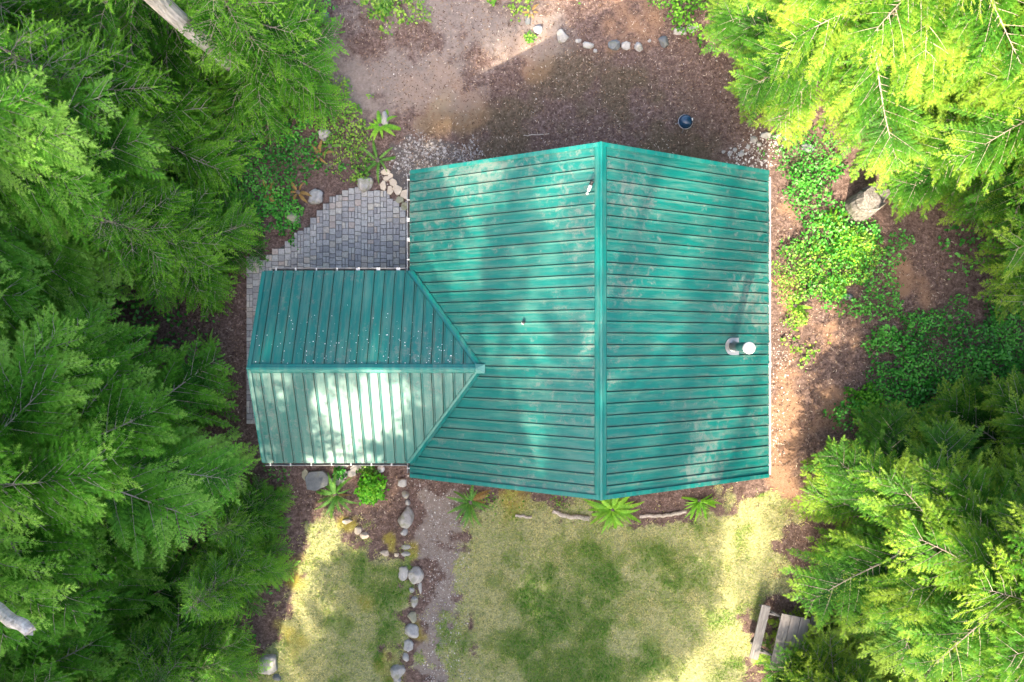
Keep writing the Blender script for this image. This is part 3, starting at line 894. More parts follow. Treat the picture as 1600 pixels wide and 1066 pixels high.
for r in [(826, 31, 11, 15), (960, 70, 19, 17), (1038, 65, 18, 18)]:
    rock(*r, 'grey_stone', 'blue grey stone in the loose line across the bare upper yard', G)
for r in [(1063, 48, 19, 15), (1083, 42, 19, 16)]:
    rock(*r, 'granite', 'pale boulder under the green bush at the end of the stone line', G)
G = 'stones by the corner of the roof'
for r in [(1199, 210, 19, 11), (1216, 212, 13, 10), (1180, 217, 12, 10), (1160, 239, 12, 11), (1170, 228, 8, 8), (1150, 233, 7, 7), (1141, 240, 7, 6), (1188, 224, 8, 7), (1132, 236, 6, 6), (1229, 214, 9, 8)]:
    rock(*r, 'granite', 'small pale stone in the heap by the roof corner under the cedar', G)
rock(1267, 229, 26, 17, 'grey_stone', 'long grey stone under the cedar boughs beyond the ivy')
rock(1326, 464, 18, 10, 'grey_stone', 'flat grey stone on bare soil beside the sunlit shrubs')
rock(507, 25, 20, 22, 'grey_stone', 'grey stone at the edge of the feathery conifer and pale soil')
rock(368, 108, 20, 12, 'white_stone', 'white rock showing through foliage below the pale bare trunk')

def slab_stone(px, py, w, h, mat, label, group, seed, z=0.05, thick=0.06, rot=0.0):
    rng = random.Random(seed)
    x, y = W(px, py, z)
    s = (CAM_H - z) / FPX
    bm = bmesh.new()
    n = rng.choice((5, 6, 6, 7))
    a0 = rng.uniform(0, 6.28)
    pts = []
    for k in range(n):
        a = a0 + 2 * math.pi * (k + rng.uniform(-.22, .22)) / n
        r = rng.uniform(0.86, 1.1)
        pts.append((0.5 * w * s * r * math.cos(a) * 1.08, 0.5 * h * s * r * math.sin(a) * 1.08))
    top = [bm.verts.new((p[0] * .95, p[1] * .95, thick + rng.uniform(-.006, .006))) for p in pts]
    mid = [bm.verts.new((p[0], p[1], thick * 0.7)) for p in pts]
    bot = [bm.verts.new((p[0], p[1], -0.05)) for p in pts]
    bm.faces.new(top)
    for A, B in ((top, mid), (mid, bot)):
        for k in range(n):
            bm.faces.new((A[k], B[k], B[(k + 1) % n], A[(k + 1) % n]))
    bm.faces.new(bot[::-1])
    o = bm_obj('flagstone', bm, M[mat])
    o.location = (x, y, zat(x, y)); o.rotation_euler = (0, 0, rot)
    return tag(o, label, 'flagstone', group)
for i, r in enumerate([(602, 269, 15, 10), (604, 279, 11, 8), (610, 275, 9, 9), (599, 290, 10, 15), (614, 285, 12, 12), (609, 297, 10, 16), (621, 296, 15, 19), (633, 304, 16, 17)]):
    slab_stone(*r, 'sandstone', 'cream flagstone in the cluster between patio and main roof corner', 'cream flagstones by the patio', 50 + i)
for i, r in enumerate([(624, 312, 15, 12), (632, 323, 12, 13)]):
    slab_stone(*r, 'mossy_stone', 'brownish flagstone lying against the patio below the cream flagstones', 'brown flagstones by the patio', 70 + i)
slab_stone(495, 751, 40, 32, 'grey_stone', 'large blue grey slab below the wing gutter beside a fern', None, 81, thick=0.09)
slab_stone(528, 752, 23, 16, 'granite', 'grey slab tucked against the fern under the wing gutter', None, 82)
slab_stone(477, 742, 12, 17, 'mossy_stone', 'small olive slab beside the large blue grey slab', None, 83)
for i, r in enumerate([(529, 730, 12, 10), (540, 727, 12, 8), (537, 741, 12, 14), (549, 740, 15, 11), (554, 732, 14, 12), (563, 730, 13, 9)]):
    slab_stone(*r, 'granite', 'pale flagstone in the row under the wing gutter', 'pale flagstones under the wing', 90 + i)
rock(595, 733, 11, 13, 'white_stone', 'white stone beside the bright shrub under the wing gutter')

# pebbles, needle litter: too many to count
def pebbles(name, sampler, n, smin, smax, label, tint=(0.2, 0.9), zoff=0.0):
    x, y = sampler(n)
    n = len(x)
    ico = np.array([(1, 0, 0), (-1, 0, 0), (0, 1, 0), (0, -1, 0), (0, 0, 1)], float)
    F = np.array([(0, 2, 4), (2, 1, 4), (1, 3, 4), (3, 0, 4)])
    s = RNG.uniform(smin, smax, n) * (0.6 + RNG.random(n) ** 3)
    rot = RNG.uniform(0, 6.28, n)
    V = ico[None] * (1 + 0.5 * (RNG.random((n, 5, 1)) - 0.5)) * s[:, None, None]
    V[..., 2] *= 0.75
    c, sn = np.cos(rot)[:, None], np.sin(rot)[:, None]
    vx = V[..., 0] * c - V[..., 1] * sn * 0.75; vy = V[..., 0] * sn + V[..., 1] * c * 0.75
    z = gz(x, y) + zoff
    V = np.stack([vx + x[:, None], vy + y[:, None], V[..., 2] + z[:, None]], -1)
    T = (F[None] + 5 * np.arange(n)[:, None, None]).reshape(-1, 3)
    ti = np.repeat(RNG.uniform(tint[0], tint[1], n), 5)
    o = obj(name, mesh_np(name, V.reshape(-1, 3), T, None, M['pebble'], {'tint': ti}, True))
    return tag(o, label, kind='stuff')
def in_poly(poly, wob=0.25):
    def f(n):
        lo = poly.min(0) - .3; hi = poly.max(0) + .3
        x = RNG.uniform(lo[0], hi[0], n * 3); y = RNG.uniform(lo[1], hi[1], n * 3)
        d = sdist(poly, x, y) + wob * (vn2(x + 30, y + 30, 2.0, 4) - 0.5) * 4
        k = d > RNG.uniform(-0.15, 0.2, len(x))
        return x[k][:n], y[k][:n]
    return f
pebbles('gravel', in_poly(GRAVEL), 1500, 0.018, 0.042, 'dark grey and white pebbles heaped by the roof corner', (0.0, 0.68))
pebbles('gravel', in_poly(PATH), 2200, 0.008, 0.022, 'pale fine gravel scattered down the path', (0.3, 0.95))
EAVE_G = poly_px([(1203, 520), (1235, 520), (1240, 560), (1222, 720), (1203, 735)])
pebbles('gravel', in_poly(EAVE_G), 420, 0.012, 0.028, 'sparse gravel along the eastern eave', (0.2, 0.85))
CORN_G = poly_px([(1130, 243), (1160, 222), (1200, 215), (1215, 240), (1205, 275), (1180, 268)])
pebbles('gravel', in_poly(CORN_G), 420, 0.014, 0.036, 'pale pebbles at the roof corner under the cedar', (0.4, 1.0))
YARD = poly_px([(480, -30), (1200, -30), (1180, 240), (640, 260), (600, 150)])
pebbles('gravel', in_poly(YARD, 0.9), 900, 0.006, 0.016, 'scattered pebbles over the bare upper yard', (0.0, 1.0))

def litter(name, poly, n, label, l0=0.03, l1=0.10):
    x, y = in_poly(poly, 0.1)(n); n = len(x)
    a = RNG.uniform(0, 6.28, n); L = RNG.uniform(l0, l1, n); w = RNG.uniform(0.004, 0.012, n)
    dx, dy = np.cos(a), np.sin(a)
    z = gz(x, y) + 0.014
    V = np.stack([np.stack([x - dx * L / 2, y - dy * L / 2, z], 1), np.stack([x - dy * w, y + dx * w, z + 0.006], 1),
                  np.stack([x + dx * L / 2, y + dy * L / 2, z + RNG.uniform(0, 0.02, n)], 1), np.stack([x + dy * w, y - dx * w, z + 0.002], 1)], 1)
    q = np.arange(n)[:, None] * 4 + np.arange(4)[None]
    o = obj(name, mesh_np(name, V.reshape(-1, 3), None, q, M['litter'], {'tint': np.repeat(RNG.random(n), 4)}))
    tag(o, label, kind='stuff')
litter('needle_litter', YARD, 9000, 'fallen needles and twigs over the bare upper yard')
litter('needle_litter', poly_px([(1203, 280), (1480, 380), (1500, 640), (1300, 800), (1400, 940), (1180, 960), (1230, 760), (1203, 740)]), 7000, 'fallen needles and twigs east of the house')
litter('needle_litter', poly_px([(280, 380), (390, 400), (395, 700), (480, 760), (640, 740), (650, 860), (560, 830), (440, 800), (300, 700)]), 3500, 'bark mulch and needles around the wing')
litter('needle_litter', poly_px([(655, 750), (1210, 760), (1200, 800), (740, 820), (735, 1070), (650, 1070)]), 3000, 'fallen needles over the path and below the southern eave', 0.02, 0.06)

# ------------------------------------------------------------------ lawn
def lawn():
    n = 150000
    x = RNG.uniform(-8.0, 8.5, n); y = RNG.uniform(-10.2, -3.2, n)
    mk = masks(x, y)
    gr = np.clip(mk['green'] + 0.25 * (vn3(x + 20, y + 20, 2.5, 4) - 0.5) * 2, 0, 1)
    dens = mk['lawn'] * (0.22 + 0.55 * vn2(x + 9, y + 9, 1.9, 4) ** 1.5 + 0.5 * gr)
    k = RNG.random(n) < dens
    x, y, gr = x[k], y[k], gr[k]; ye = mk['yellow'][k]; n = len(x)
    a = RNG.uniform(0, 6.28, n); h = RNG.uniform(0.02, 0.07, n) * (0.6 + 0.8 * gr); le = RNG.uniform(0.03, 0.10, n); w = RNG.uniform(0.005, 0.011, n)
    z = gz(x, y) - 0.004
    dx, dy = np.cos(a), np.sin(a)
    V = np.stack([np.stack([x - dy * w, y + dx * w, z], 1), np.stack([x + dy * w, y - dx * w, z], 1),
                  np.stack([x + dx * le * .5 + dy * w * .7, y + dy * le * .5 - dx * w * .7, z + h * .8], 1), np.stack([x + dx * le * .5 - dy * w * .7, y + dy * le * .5 + dx * w * .7, z + h * .8], 1),
                  np.stack([x + dx * le, y + dy * le, z + h], 1)], 1)
    b = np.arange(n)[:, None] * 5
    q = b + np.array([[0, 1, 2, 3]]); t = b + np.array([[3, 2, 4]])
    tint = np.clip(0.92 - 0.75 * gr - 0.7 * np.clip(vn1(x + 77, y + 7, 1.6, 5) - 0.5, -.3, 1) + RNG.normal(0, 0.20, n), 0, 1)
    o = obj('grass', mesh_np('grass', V.reshape(-1, 3), t, q, M['grass'], {'tint': np.repeat(tint, 5)}))
    tag(o, 'short dry grass of the lawn, greener in patches', kind='stuff')
    print('grass', n)
lawn()

# ------------------------------------------------------------------ leaves: ground cover, shrubs, ferns
def leaf_cloud(x, y, z, size, tilt=0.6, seed=0):
    """folded four-sided leaves, returns V (n*6?), tris"""
    n = len(x)
    rng = np.random.default_rng(seed)
    a = rng.uniform(0, 6.28, n)
    nx, ny = rng.normal(0, tilt, n), rng.normal(0, tilt, n)
    N = np.stack([nx, ny, np.ones(n)], 1); N /= np.linalg.norm(N, axis=1)[:, None]
    T = np.stack([np.cos(a), np.sin(a), np.zeros(n)], 1)
    T -= N * (T * N).sum(1)[:, None]; T /= np.linalg.norm(T, axis=1)[:, None]
    B = np.cross(N, T)
    P = np.stack([x, y, z], 1); s = size[:, None]
    V = np.stack([P - T * s * .5, P + B * s * .36 + N * s * .10 - T * s * .05, P + T * s * .55, P - B * s * .36 + N * s * .10 - T * s * .05], 1)
    b = np.arange(n)[:, None] * 4
    tr = np.concatenate([b + np.array([[0, 3, 2]]), b + np.array([[0, 2, 1]])], 0)
    return V.reshape(-1, 3), tr

def ground_cover(name, poly, dens, hmax, size, mat, label, seed, kind='stuff', gap=0.42):
    poly = poly_px(poly)
    lo, hi = poly.min(0) - .4, poly.max(0) + .4
    n = int((hi[0] - lo[0]) * (hi[1] - lo[1]) * dens)
    x = RNG.uniform(lo[0], hi[0], n); y = RNG.uniform(lo[1], hi[1], n)
    cl = vn3(x + 70 + seed, y + 70, 1.5, 4)
    d = sdist(poly, x, y) + 2.0 * (cl - 0.5) + 1.5 * (vn1(x + 33 + seed, y + 90, 0.8, 3) - 0.5)
    k = (RNG.random(n) < sstep(-0.15, 0.45, d)) & (vn2(x + 50 + seed, y + 10, 2.2, 3) + 0.25 * np.clip(d, 0, 1) > gap)
    x, y, d, cl = x[k], y[k], d[k], cl[k]; n = len(x)
    top = hmax * (0.35 + 0.9 * vn1(x + 5 + seed, y + 5, 1.7, 3)) * np.clip(0.35 + d * 2, 0, 1)
    r = RNG.random(n)
    z = gz(x, y) + 0.02 + top * r ** 0.6
    V, T = leaf_cloud(x, y, z, RNG.uniform(size * .55, size * 1.4, n) * (0.7 + 0.7 * vn1(x + 3, y + 44, 1.2, 2)), 0.6, seed)
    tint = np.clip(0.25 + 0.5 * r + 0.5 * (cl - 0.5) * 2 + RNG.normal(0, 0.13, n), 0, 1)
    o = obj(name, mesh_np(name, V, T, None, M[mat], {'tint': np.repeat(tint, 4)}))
    tag(o, label, kind=kind)
    return o
ground_cover('ivy', [(360, 240), (395, 195), (450, 185), (500, 205), (520, 250), (545, 265), (520, 300), (480, 330), (440, 365), (400, 370), (365, 330)], 700, 0.24, 0.066, 'ivy', 'leafy green ground cover bed beside the patio', 1)
ground_cover('ivy', [(470, 165), (545, 120), (590, 150), (600, 215), (570, 270), (530, 250)], 520, 0.25, 0.06, 'ivy_yellow', 'light green ground cover among the ferns above the patio', 2, gap=0.48)
ground_cover('ivy', [(1205, 225), (1235, 215), (1300, 250), (1340, 310), (1330, 360), (1270, 350), (1230, 310), (1207, 300)], 650, 0.28, 0.062, 'ivy', 'dark ivy east of the roof corner under the cedar', 3)
ground_cover('ivy', [(1208, 370), (1260, 320), (1330, 350), (1390, 390), (1350, 440), (1300, 480), (1240, 505), (1212, 430)], 850, 0.35, 0.058, 'ivy_yellow', 'sunlit yellow green undergrowth east of the house', 4, gap=0.46)
ground_cover('ivy', [(1225, 300), (1290, 270), (1370, 330), (1400, 400), (1380, 460), (1320, 500), (1260, 480), (1225, 400)], 420, 0.45, 0.07, 'ivy', 'darker leafy plants mixed through the sunlit undergrowth', 17, gap=0.50)
ground_cover('ivy', [(1330, 560), (1390, 500), (1460, 480), (1620, 440), (1640, 640), (1540, 660), (1440, 700), (1360, 690), (1300, 640)], 750, 0.55, 0.072, 'ivy', 'deep green bramble thicket in shade between the eastern trees', 5, gap=0.40)
ground_cover('ivy', [(560, -20), (650, -20), (665, 20), (630, 40), (590, 12)], 300, 0.2, 0.08, 'ivy_yellow', 'light green weeds on pale soil of the upper yard', 6, gap=0.44)
ground_cover('ivy', [(735, -20), (905, -20), (890, 15), (855, 25), (820, 15), (760, 12)], 260, 0.18, 0.08, 'ivy_yellow', 'patchy weeds along the top of the upper yard', 7, gap=0.48)
ground_cover('ivy', [(980, -30), (1110, -30), (1105, 25), (1060, 50), (1020, 35)], 620, 0.6, 0.07, 'feathery', 'dense low green bush at the top of the yard', 8, gap=0.25)
ground_cover('ivy', [(425, 725), (470, 725), (460, 770), (440, 790)], 260, 0.15, 0.06, 'ivy', 'thin dark undergrowth at the corner of the wing', 9)
ground_cover('ivy', [(740, 765), (840, 770), (900, 790), (840, 800), (780, 800)], 260, 0.08, 0.06, 'ivy_yellow', 'yellow green moss and weeds below the southern eave', 10)
ground_cover('ivy', [(1235, 520), (1300, 500), (1300, 545), (1260, 560)], 160, 0.15, 0.07, 'ivy_yellow', 'small green seedlings on the dirt east of the house', 11, gap=0.5)
ground_cover('ivy', [(310, 545), (345, 545), (350, 590), (320, 585)], 300, 0.2, 0.07, 'ivy', 'small dark plants on soil beside the wing', 12, gap=0.4)
ground_cover('ivy', [(-20, 380), (300, 380), (330, 520), (300, 760), (420, 850), (380, 1080), (-20, 1080)], 110, 0.4, 0.10, 'ivy', 'shaded undergrowth beneath the western conifers', 13, gap=0.42)
ground_cover('ivy', [(-20, -20), (500, -20), (520, 120), (380, 240), (300, 380), (-20, 380)], 130, 0.4, 0.10, 'ivy', 'shaded undergrowth beneath the feathery conifers', 14, gap=0.4)
ground_cover('ivy', [(1330, -20), (1640, -20), (1640, 460), (1500, 420), (1400, 250)], 110, 0.4, 0.10, 'ivy', 'shaded undergrowth beneath the upper eastern cedars', 15, gap=0.42)
ground_cover('ivy', [(1380, 680), (1640, 640), (1640, 1090), (1300, 1090), (1450, 940), (1460, 800)], 110, 0.4, 0.10, 'ivy', 'shaded undergrowth beneath the lower eastern conifers', 16, gap=0.42)

def shrub(px, py, rad, h, n, size, mat, label, seed):
    x, y = W(px, py)
    root = empty('shrub', (x, y, zat(x, y)))
    tag(root, label, 'shrub')
    rng = np.random.default_rng(seed)
    d = rng.normal(size=(n, 3)); d /= np.linalg.norm(d, axis=1)[:, None]; d[:, 2] = np.abs(d[:, 2])
    r = rng.random(n) ** 0.35
    lump = 0.95 + 0.75 * (VN(seed)(d[:, 0] * 2 + 9, d[:, 1] * 2 + 9, 1.6, 3) - 0.5) * 2
    P = d * (r * lump)[:, None] * np.array([rad, rad, h])
    V, T = leaf_cloud(P[:, 0], P[:, 1], P[:, 2] + 0.06, rng.uniform(size * .7, size * 1.3, n), 0.5, seed)
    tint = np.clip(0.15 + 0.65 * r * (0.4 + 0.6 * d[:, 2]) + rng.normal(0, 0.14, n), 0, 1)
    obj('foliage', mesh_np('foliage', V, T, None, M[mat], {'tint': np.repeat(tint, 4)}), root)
    bm = bmesh.new()
    for k in range(6):
        a = k * 1.05
        bm_tube(bm, [(0, 0, -0.05), (0.3 * rad * math.cos(a), 0.3 * rad * math.sin(a), h * .45), (0.6 * rad * math.cos(a + .3), 0.6 * rad * math.sin(a + .3), h * .75)], [0.012, 0.009, 0.004], 5)
    bm_obj('stem', bm, M['twig'], root)
shrub(580, 762, 0.40, 0.45, 900, 0.075, 'bush', 'bright lime green shrub below the wing gutter', 21)
shrub(577, 733, 0.28, 0.32, 260, 0.07, 'ivy_yellow', 'yellowish dark shrub close under the wing gutter', 22)
shrub(531, 737, 0.20, 0.22, 160, 0.07, 'ivy', 'small dark green plant between pale slabs under the gutter', 23)
shrub(1345, 630, 0.55, 0.5, 900, 0.08, 'feathery', 'round dark bush at the bramble edge on the dirt', 24)
shrub(1325, 385, 0.55, 0.5, 700, 0.06, 'fern_bright', 'soft light green bush under the cedar tips', 26)
shrub(828, 62, 0.16, 0.12, 120, 0.06, 'ivy_yellow', 'tiny green tuft beside the grey stones of the upper yard', 27)
shrub(600, 16, 0.3, 0.25, 260, 0.07, 'ivy_yellow', 'small leafy weed clump on the pale upper soil', 28)

# ferns: every frond an object of its own
def frond_mesh(L, wid, mat, seed, arch=0.5, pairs=22):
    rng = np.random.default_rng(seed)
    V = []; T = []; ti = []
    def pt(s): return np.array([L * s * (1 - 0.12 * s * arch), 0, L * (arch * 0.9 * s - arch * 1.15 * s * s)])
    for k in range(pairs):
        s = 0.10 + 0.90 * k / pairs
        w = wid * (math.sin(math.pi * min(1, (s + 0.12) / 1.1)) ** 0.7) * (1 - 0.35 * s) + 0.01
        c = pt(s); t = pt(min(1, s + .02)) - pt(s - .02); t /= np.linalg.norm(t)
        for sg in (1, -1):
            side = np.array([0.28, sg, -0.12 + rng.normal(0, 0.08)]); side /= np.linalg.norm(side)
            tip = c + side * w
            b = len(V)
            hw = L / pairs * 0.46
            V += [c - t * hw, c + side * w * .5 - t * hw * .75 + np.array([0, 0, .004]), tip, c + side * w * .5 + t * hw * .9, c + t * hw * .8]
            T += [(b, b + 1, b + 3), (b, b + 3, b + 4), (b + 1, b + 2, b + 3)]
            v = 0.45 + 0.3 * s + rng.normal(0, 0.12)
            ti += [v - .15, v, v + .15, v, v - .15]
    # midrib
    for k in range(8):
        s0, s1 = k / 8, (k + 1) / 8
        a, c = pt(s0), pt(s1); b = len(V)
        h0, h1 = 0.008 * (1 - s0) + .002, 0.008 * (1 - s1) + .002
        V += [a + [0, h0, .006], a + [0, -h0, .006], c + [0, -h1, .006], c + [0, h1, .006]]
        T += [(b, b + 1, b + 2), (b, b + 2, b + 3)]; ti += [.75] * 4
    return mesh_np('frond', np.array(V), np.array(T), None, M[mat], {'tint': np.clip(ti, 0, 1)})
FM = {}
def fern(px, py, rad, nf, mat, label, seed, arch=0.6, wid=0.085, a0=0.0, a1=6.283, dead=0):
    x, y = W(px, py, 0.1)
    root = empty('fern', (x, y, zat(x, y) + 0.03))
    tag(root, label, 'fern')
    rng = random.Random(seed)
    for k in range(nf):
        mm = 'fern_dead' if k < dead else mat
        key = (mm, k % 3, wid)
        if key not in FM: FM[key] = frond_mesh(1.0, wid, mm, 5 + k % 3, arch)
        o = obj('frond', FM[key], root, (0.03 * math.cos(k), 0.03 * math.sin(k), rng.uniform(0, .05)))
        a = a0 + (a1 - a0) * (k + rng.uniform(-.3, .3)) / nf
        o.rotation_euler = (rng.uniform(-.5, .5), rng.uniform(-.45, .18), a)
        s = rad * rng.uniform(0.5, 1.15)
        o.scale = (s, s * rng.uniform(.9, 1.15), s * rng.uniform(0.8, 1.1))
    bm = bmesh.new(); bm_lathe(bm, [(0.06, -0.05), (0.07, 0.03), (0.045, 0.08), (0.01, 0.09)], 9); bm_obj('crown', bm, M['bark'], root)
fern(524, 773, 0.72, 18, 'fern', 'sword fern beside the blue grey slab under the wing', 31, dead=1)
fern(735, 785, 0.66, 22, 'fern', 'dark sword fern between gravel path and southern wall', 32, dead=3)
fern(957, 797, 0.82, 34, 'fern_bright', 'big bright sword fern under the end of the main ridge', 33)
fern(1093, 783, 0.62, 26, 'fern_bright', 'fine light green fern below the south eastern eave', 34, wid=0.07, a0=3.0, a1=6.9)
fern(326, 537, 0.50, 11, 'fern', 'dull green fern on dark soil beside the wing gable', 35)
fern(590, 250, 0.62, 8, 'fern', 'loose fern with pale fronds above the rounded patio boulder', 36)
fern(594, 196, 0.60, 11, 'fern_bright', 'green fern at the edge of the bare soil above the pebbles', 37, wid=0.15)
fern(515, 228, 0.40, 6, 'fern', 'small starry fern near the pale stone in the ivy', 38, wid=0.14)
for i, (px, py) in enumerate([(497, 243), (418, 300), (465, 300)]):
    fern(px, py, 0.42, 6, 'fern_dead', 'withered orange fern in the ivy bed', 40 + i, wid=0.16)
for o in bpy.data.objects:
    if o.get('label') == 'withered orange fern in the ivy bed': o['group'] = 'withered ferns in the ivy'
fern(1385, 640, 0.5, 7, 'fern_dead', 'yellowing fern at the lower edge of the bramble thicket', 45, wid=0.16)
fern(1300, 345, 0.5, 12, 'fern_bright', 'light green fern between dark ivy and sunlit undergrowth', 47, wid=0.13)
fern(1243, 478, 0.42, 9, 'fern_bright', 'yellow green fern by the eastern eave', 48, wid=0.15)
fern(1312, 445, 0.45, 10, 'fern_bright', 'light green fern near the flat grey stone', 49, wid=0.14)
fern(830, 18, 0.28, 6, 'fern_dead', 'rusty orange fern clump at the top of the yard', 46, wid=0.2)

# ------------------------------------------------------------------ things in the yard
def picnic_table():
    ax = Vector((-19, -82)).normalized()           # along the planks
    ang = math.atan2(ax.y, ax.x) + math.pi / 2
    ux, uy = W(1187.5, 988, 0.45)
    root = empty('picnic_table', (0, 0, 0))
    tag(root, 'weathered grey plank picnic table half under a young fir', 'table')
    # local: x across (bench to table), y along the planks
    rot = ang
    L = 1.42
    wd = 0.235
    def plank(name, cx, cz, w, l=L, par=root, dy=0.0):
        bm = bmesh.new()
        bm_box(bm, (0, 0, 0), (w, l, 0.04), None, 0.006)
        o = bm_obj(name, bm, M['wood'], par)
        o.location = (cx, dy, cz)
        o.rotation_euler = (random.uniform(-.01, .01), random.uniform(-.02, .02), random.uniform(-.006, .006))
        return o
    plank('bench_plank', 0, 0.44, wd)
    tx = 0.42
    for k in range(3): plank('top_plank', tx + k * (wd + 0.012), 0.74, wd, L, root, random.uniform(-.015, .015))
    bx = tx + 2 * (wd + .012) + 0.42
    plank('bench_plank', bx, 0.44, wd)
    for sy in (-1, 1):
        yy = sy * (L / 2 - 0.2)
        bm = bmesh.new(); bm_box(bm, (bx / 2, yy, 0.39), (bx + 0.1, 0.04, 0.09)); bm_obj('crossbar', bm, M['wood'], root)
        bm = bmesh.new(); bm_box(bm, (bx / 2, yy, 0.685), (0.72, 0.04, 0.07)); bm_obj('crossbar', bm, M['wood'], root)
        for sx in (-1, 1):
            bm = bmesh.new()
            r = Matrix.Rotation(-sx * R(28), 3, 'Y')
            bm_box(bm, (bx / 2 + sx * 0.42, yy + 0.042, 0.36), (0.09, 0.04, 0.82), Matrix.Rotation(sx * R(-30), 3, 'Y'))
            bm_obj('leg', bm, M['wood'], root)
    root.location = (ux, uy, 0.0)
    root.rotation_euler = (0, 0, math.atan2(ax.x, -ax.y) )
picnic_table()

def grill():
    x, y = W(1073, 188, 0.55)
    root = empty('kettle_grill', (x, y, zat(x, y)))
    tag(root, 'round dark blue domed grill standing on bare dirt north of the house', 'grill')
    bm = bmesh.new(); bm_lathe(bm, [(0.02, 0.25), (0.10, 0.27), (0.16, 0.34), (0.178, 0.43)], 28); bm_obj('bowl', bm, M['blue_enamel'], root, True)
    bm = bmesh.new(); bm_lathe(bm, [(0.182, 0.435), (0.180, 0.455), (0.165, 0.51), (0.13, 0.56), (0.075, 0.59), (0.01, 0.60)], 32); lid = bm_obj('lid', bm, M['blue_enamel'], root, True)
    bm = bmesh.new(); bm_lathe(bm, [(0.176, 0.425), (0.192, 0.428), (0.192, 0.438), (0.176, 0.441)], 32); bm_obj('rim', bm, M['steel'], root, True)
    bm = bmesh.new(); bm_box(bm, (0.145, 0.03, 0.545), (0.04, 0.065, 0.03), Matrix.Rotation(R(40), 3, 'Y'), 0.008); bm_obj('vent_tab', bm, M['white_trim'], lid)
    for k in range(3):
        a = 0.6 + k * 2.094
        bm = bmesh.new(); bm_tube(bm, [(0.11 * math.cos(a), 0.11 * math.sin(a), 0.31), (0.17 * math.cos(a), 0.17 * math.sin(a), -0.02)], 0.011, 8); bm_obj('leg', bm, M['steel'], root)
grill()

def log(name, pts, r0, r1, mat, label, cat, seed, n=12, pxpts=True):
    rng = random.Random(seed)
    P = []
    for (a, b, z) in pts:
        x, y = W(a, b, z); P.append(Vector((x, y, z)))
    # resample
    Q = []
    for i in range(len(P) - 1):
        for k in range(6):
            Q.append(P[i].lerp(P[i + 1], k / 6) + Vector((rng.uniform(-.02, .02), rng.uniform(-.02, .02), rng.uniform(-.01, .01))))
    Q.append(P[-1])
    bm = bmesh.new()
    rad = [(r0 + (r1 - r0) * i / (len(Q) - 1)) * rng.uniform(.92, 1.08) for i in range(len(Q))]
    bm_tube(bm, Q, rad, n)
    bm.verts.ensure_lookup_table()
    ax_ = (Q[-1] - Q[-2]).normalized()
    for v in list(bm.verts)[-n:]: v.co += ax_ * rng.uniform(-0.9, 0.9) * rad[-1]
    o = bm_obj(name, bm, M[mat], None, False)
    return tag(o, label, cat)
log('tree_stump', [(1338, 326, -0.1), (1366, 308, 1.1)], 0.36, 0.32, 'stump_bark', 'broad grey broken stump under the cedar east of the roof', 'stump', 9, 16)
log('dead_tree', [(374, 114, -0.1), (340, 82, 2.2), (235, -10, 5.0), (60, -160, 9.0)], 0.20, 0.19, 'pale_bark', 'bare whitish dead tree rising out of the feathery conifers', 'tree', 1)
log('log', [(-300, 760, -0.1), (-30, 938, 7.6), (45, 985, 8.0)], 0.14, 0.08, 'pale_bark', 'grey leaning trunk piece showing above the lower western conifers', 'log', 2)
log('edging_log', [(864, 799, 0.04), (880, 806, 0.05), (918, 810, 0.04)], 0.05, 0.065, 'driftwood', 'pale curved log edging the lawn near the big bright fern', 'log', 3)
log('edging_log', [(1000, 806, 0.04), (1035, 806, 0.05), (1072, 799, 0.04)], 0.045, 0.05, 'driftwood', 'pale straight log between the two bright ferns', 'log', 4)
log('edging_log', [(805, 806, 0.03), (830, 808, 0.03)], 0.035, 0.035, 'driftwood', 'short pale log at the lawn edge by the dark fern', 'log', 5)
log('stick', [(818, 212, 0.02), (858, 209, 0.02)], 0.014, 0.01, 'driftwood', 'thin pale stick lying on the dark soil behind the house', 'stick', 6, 6)

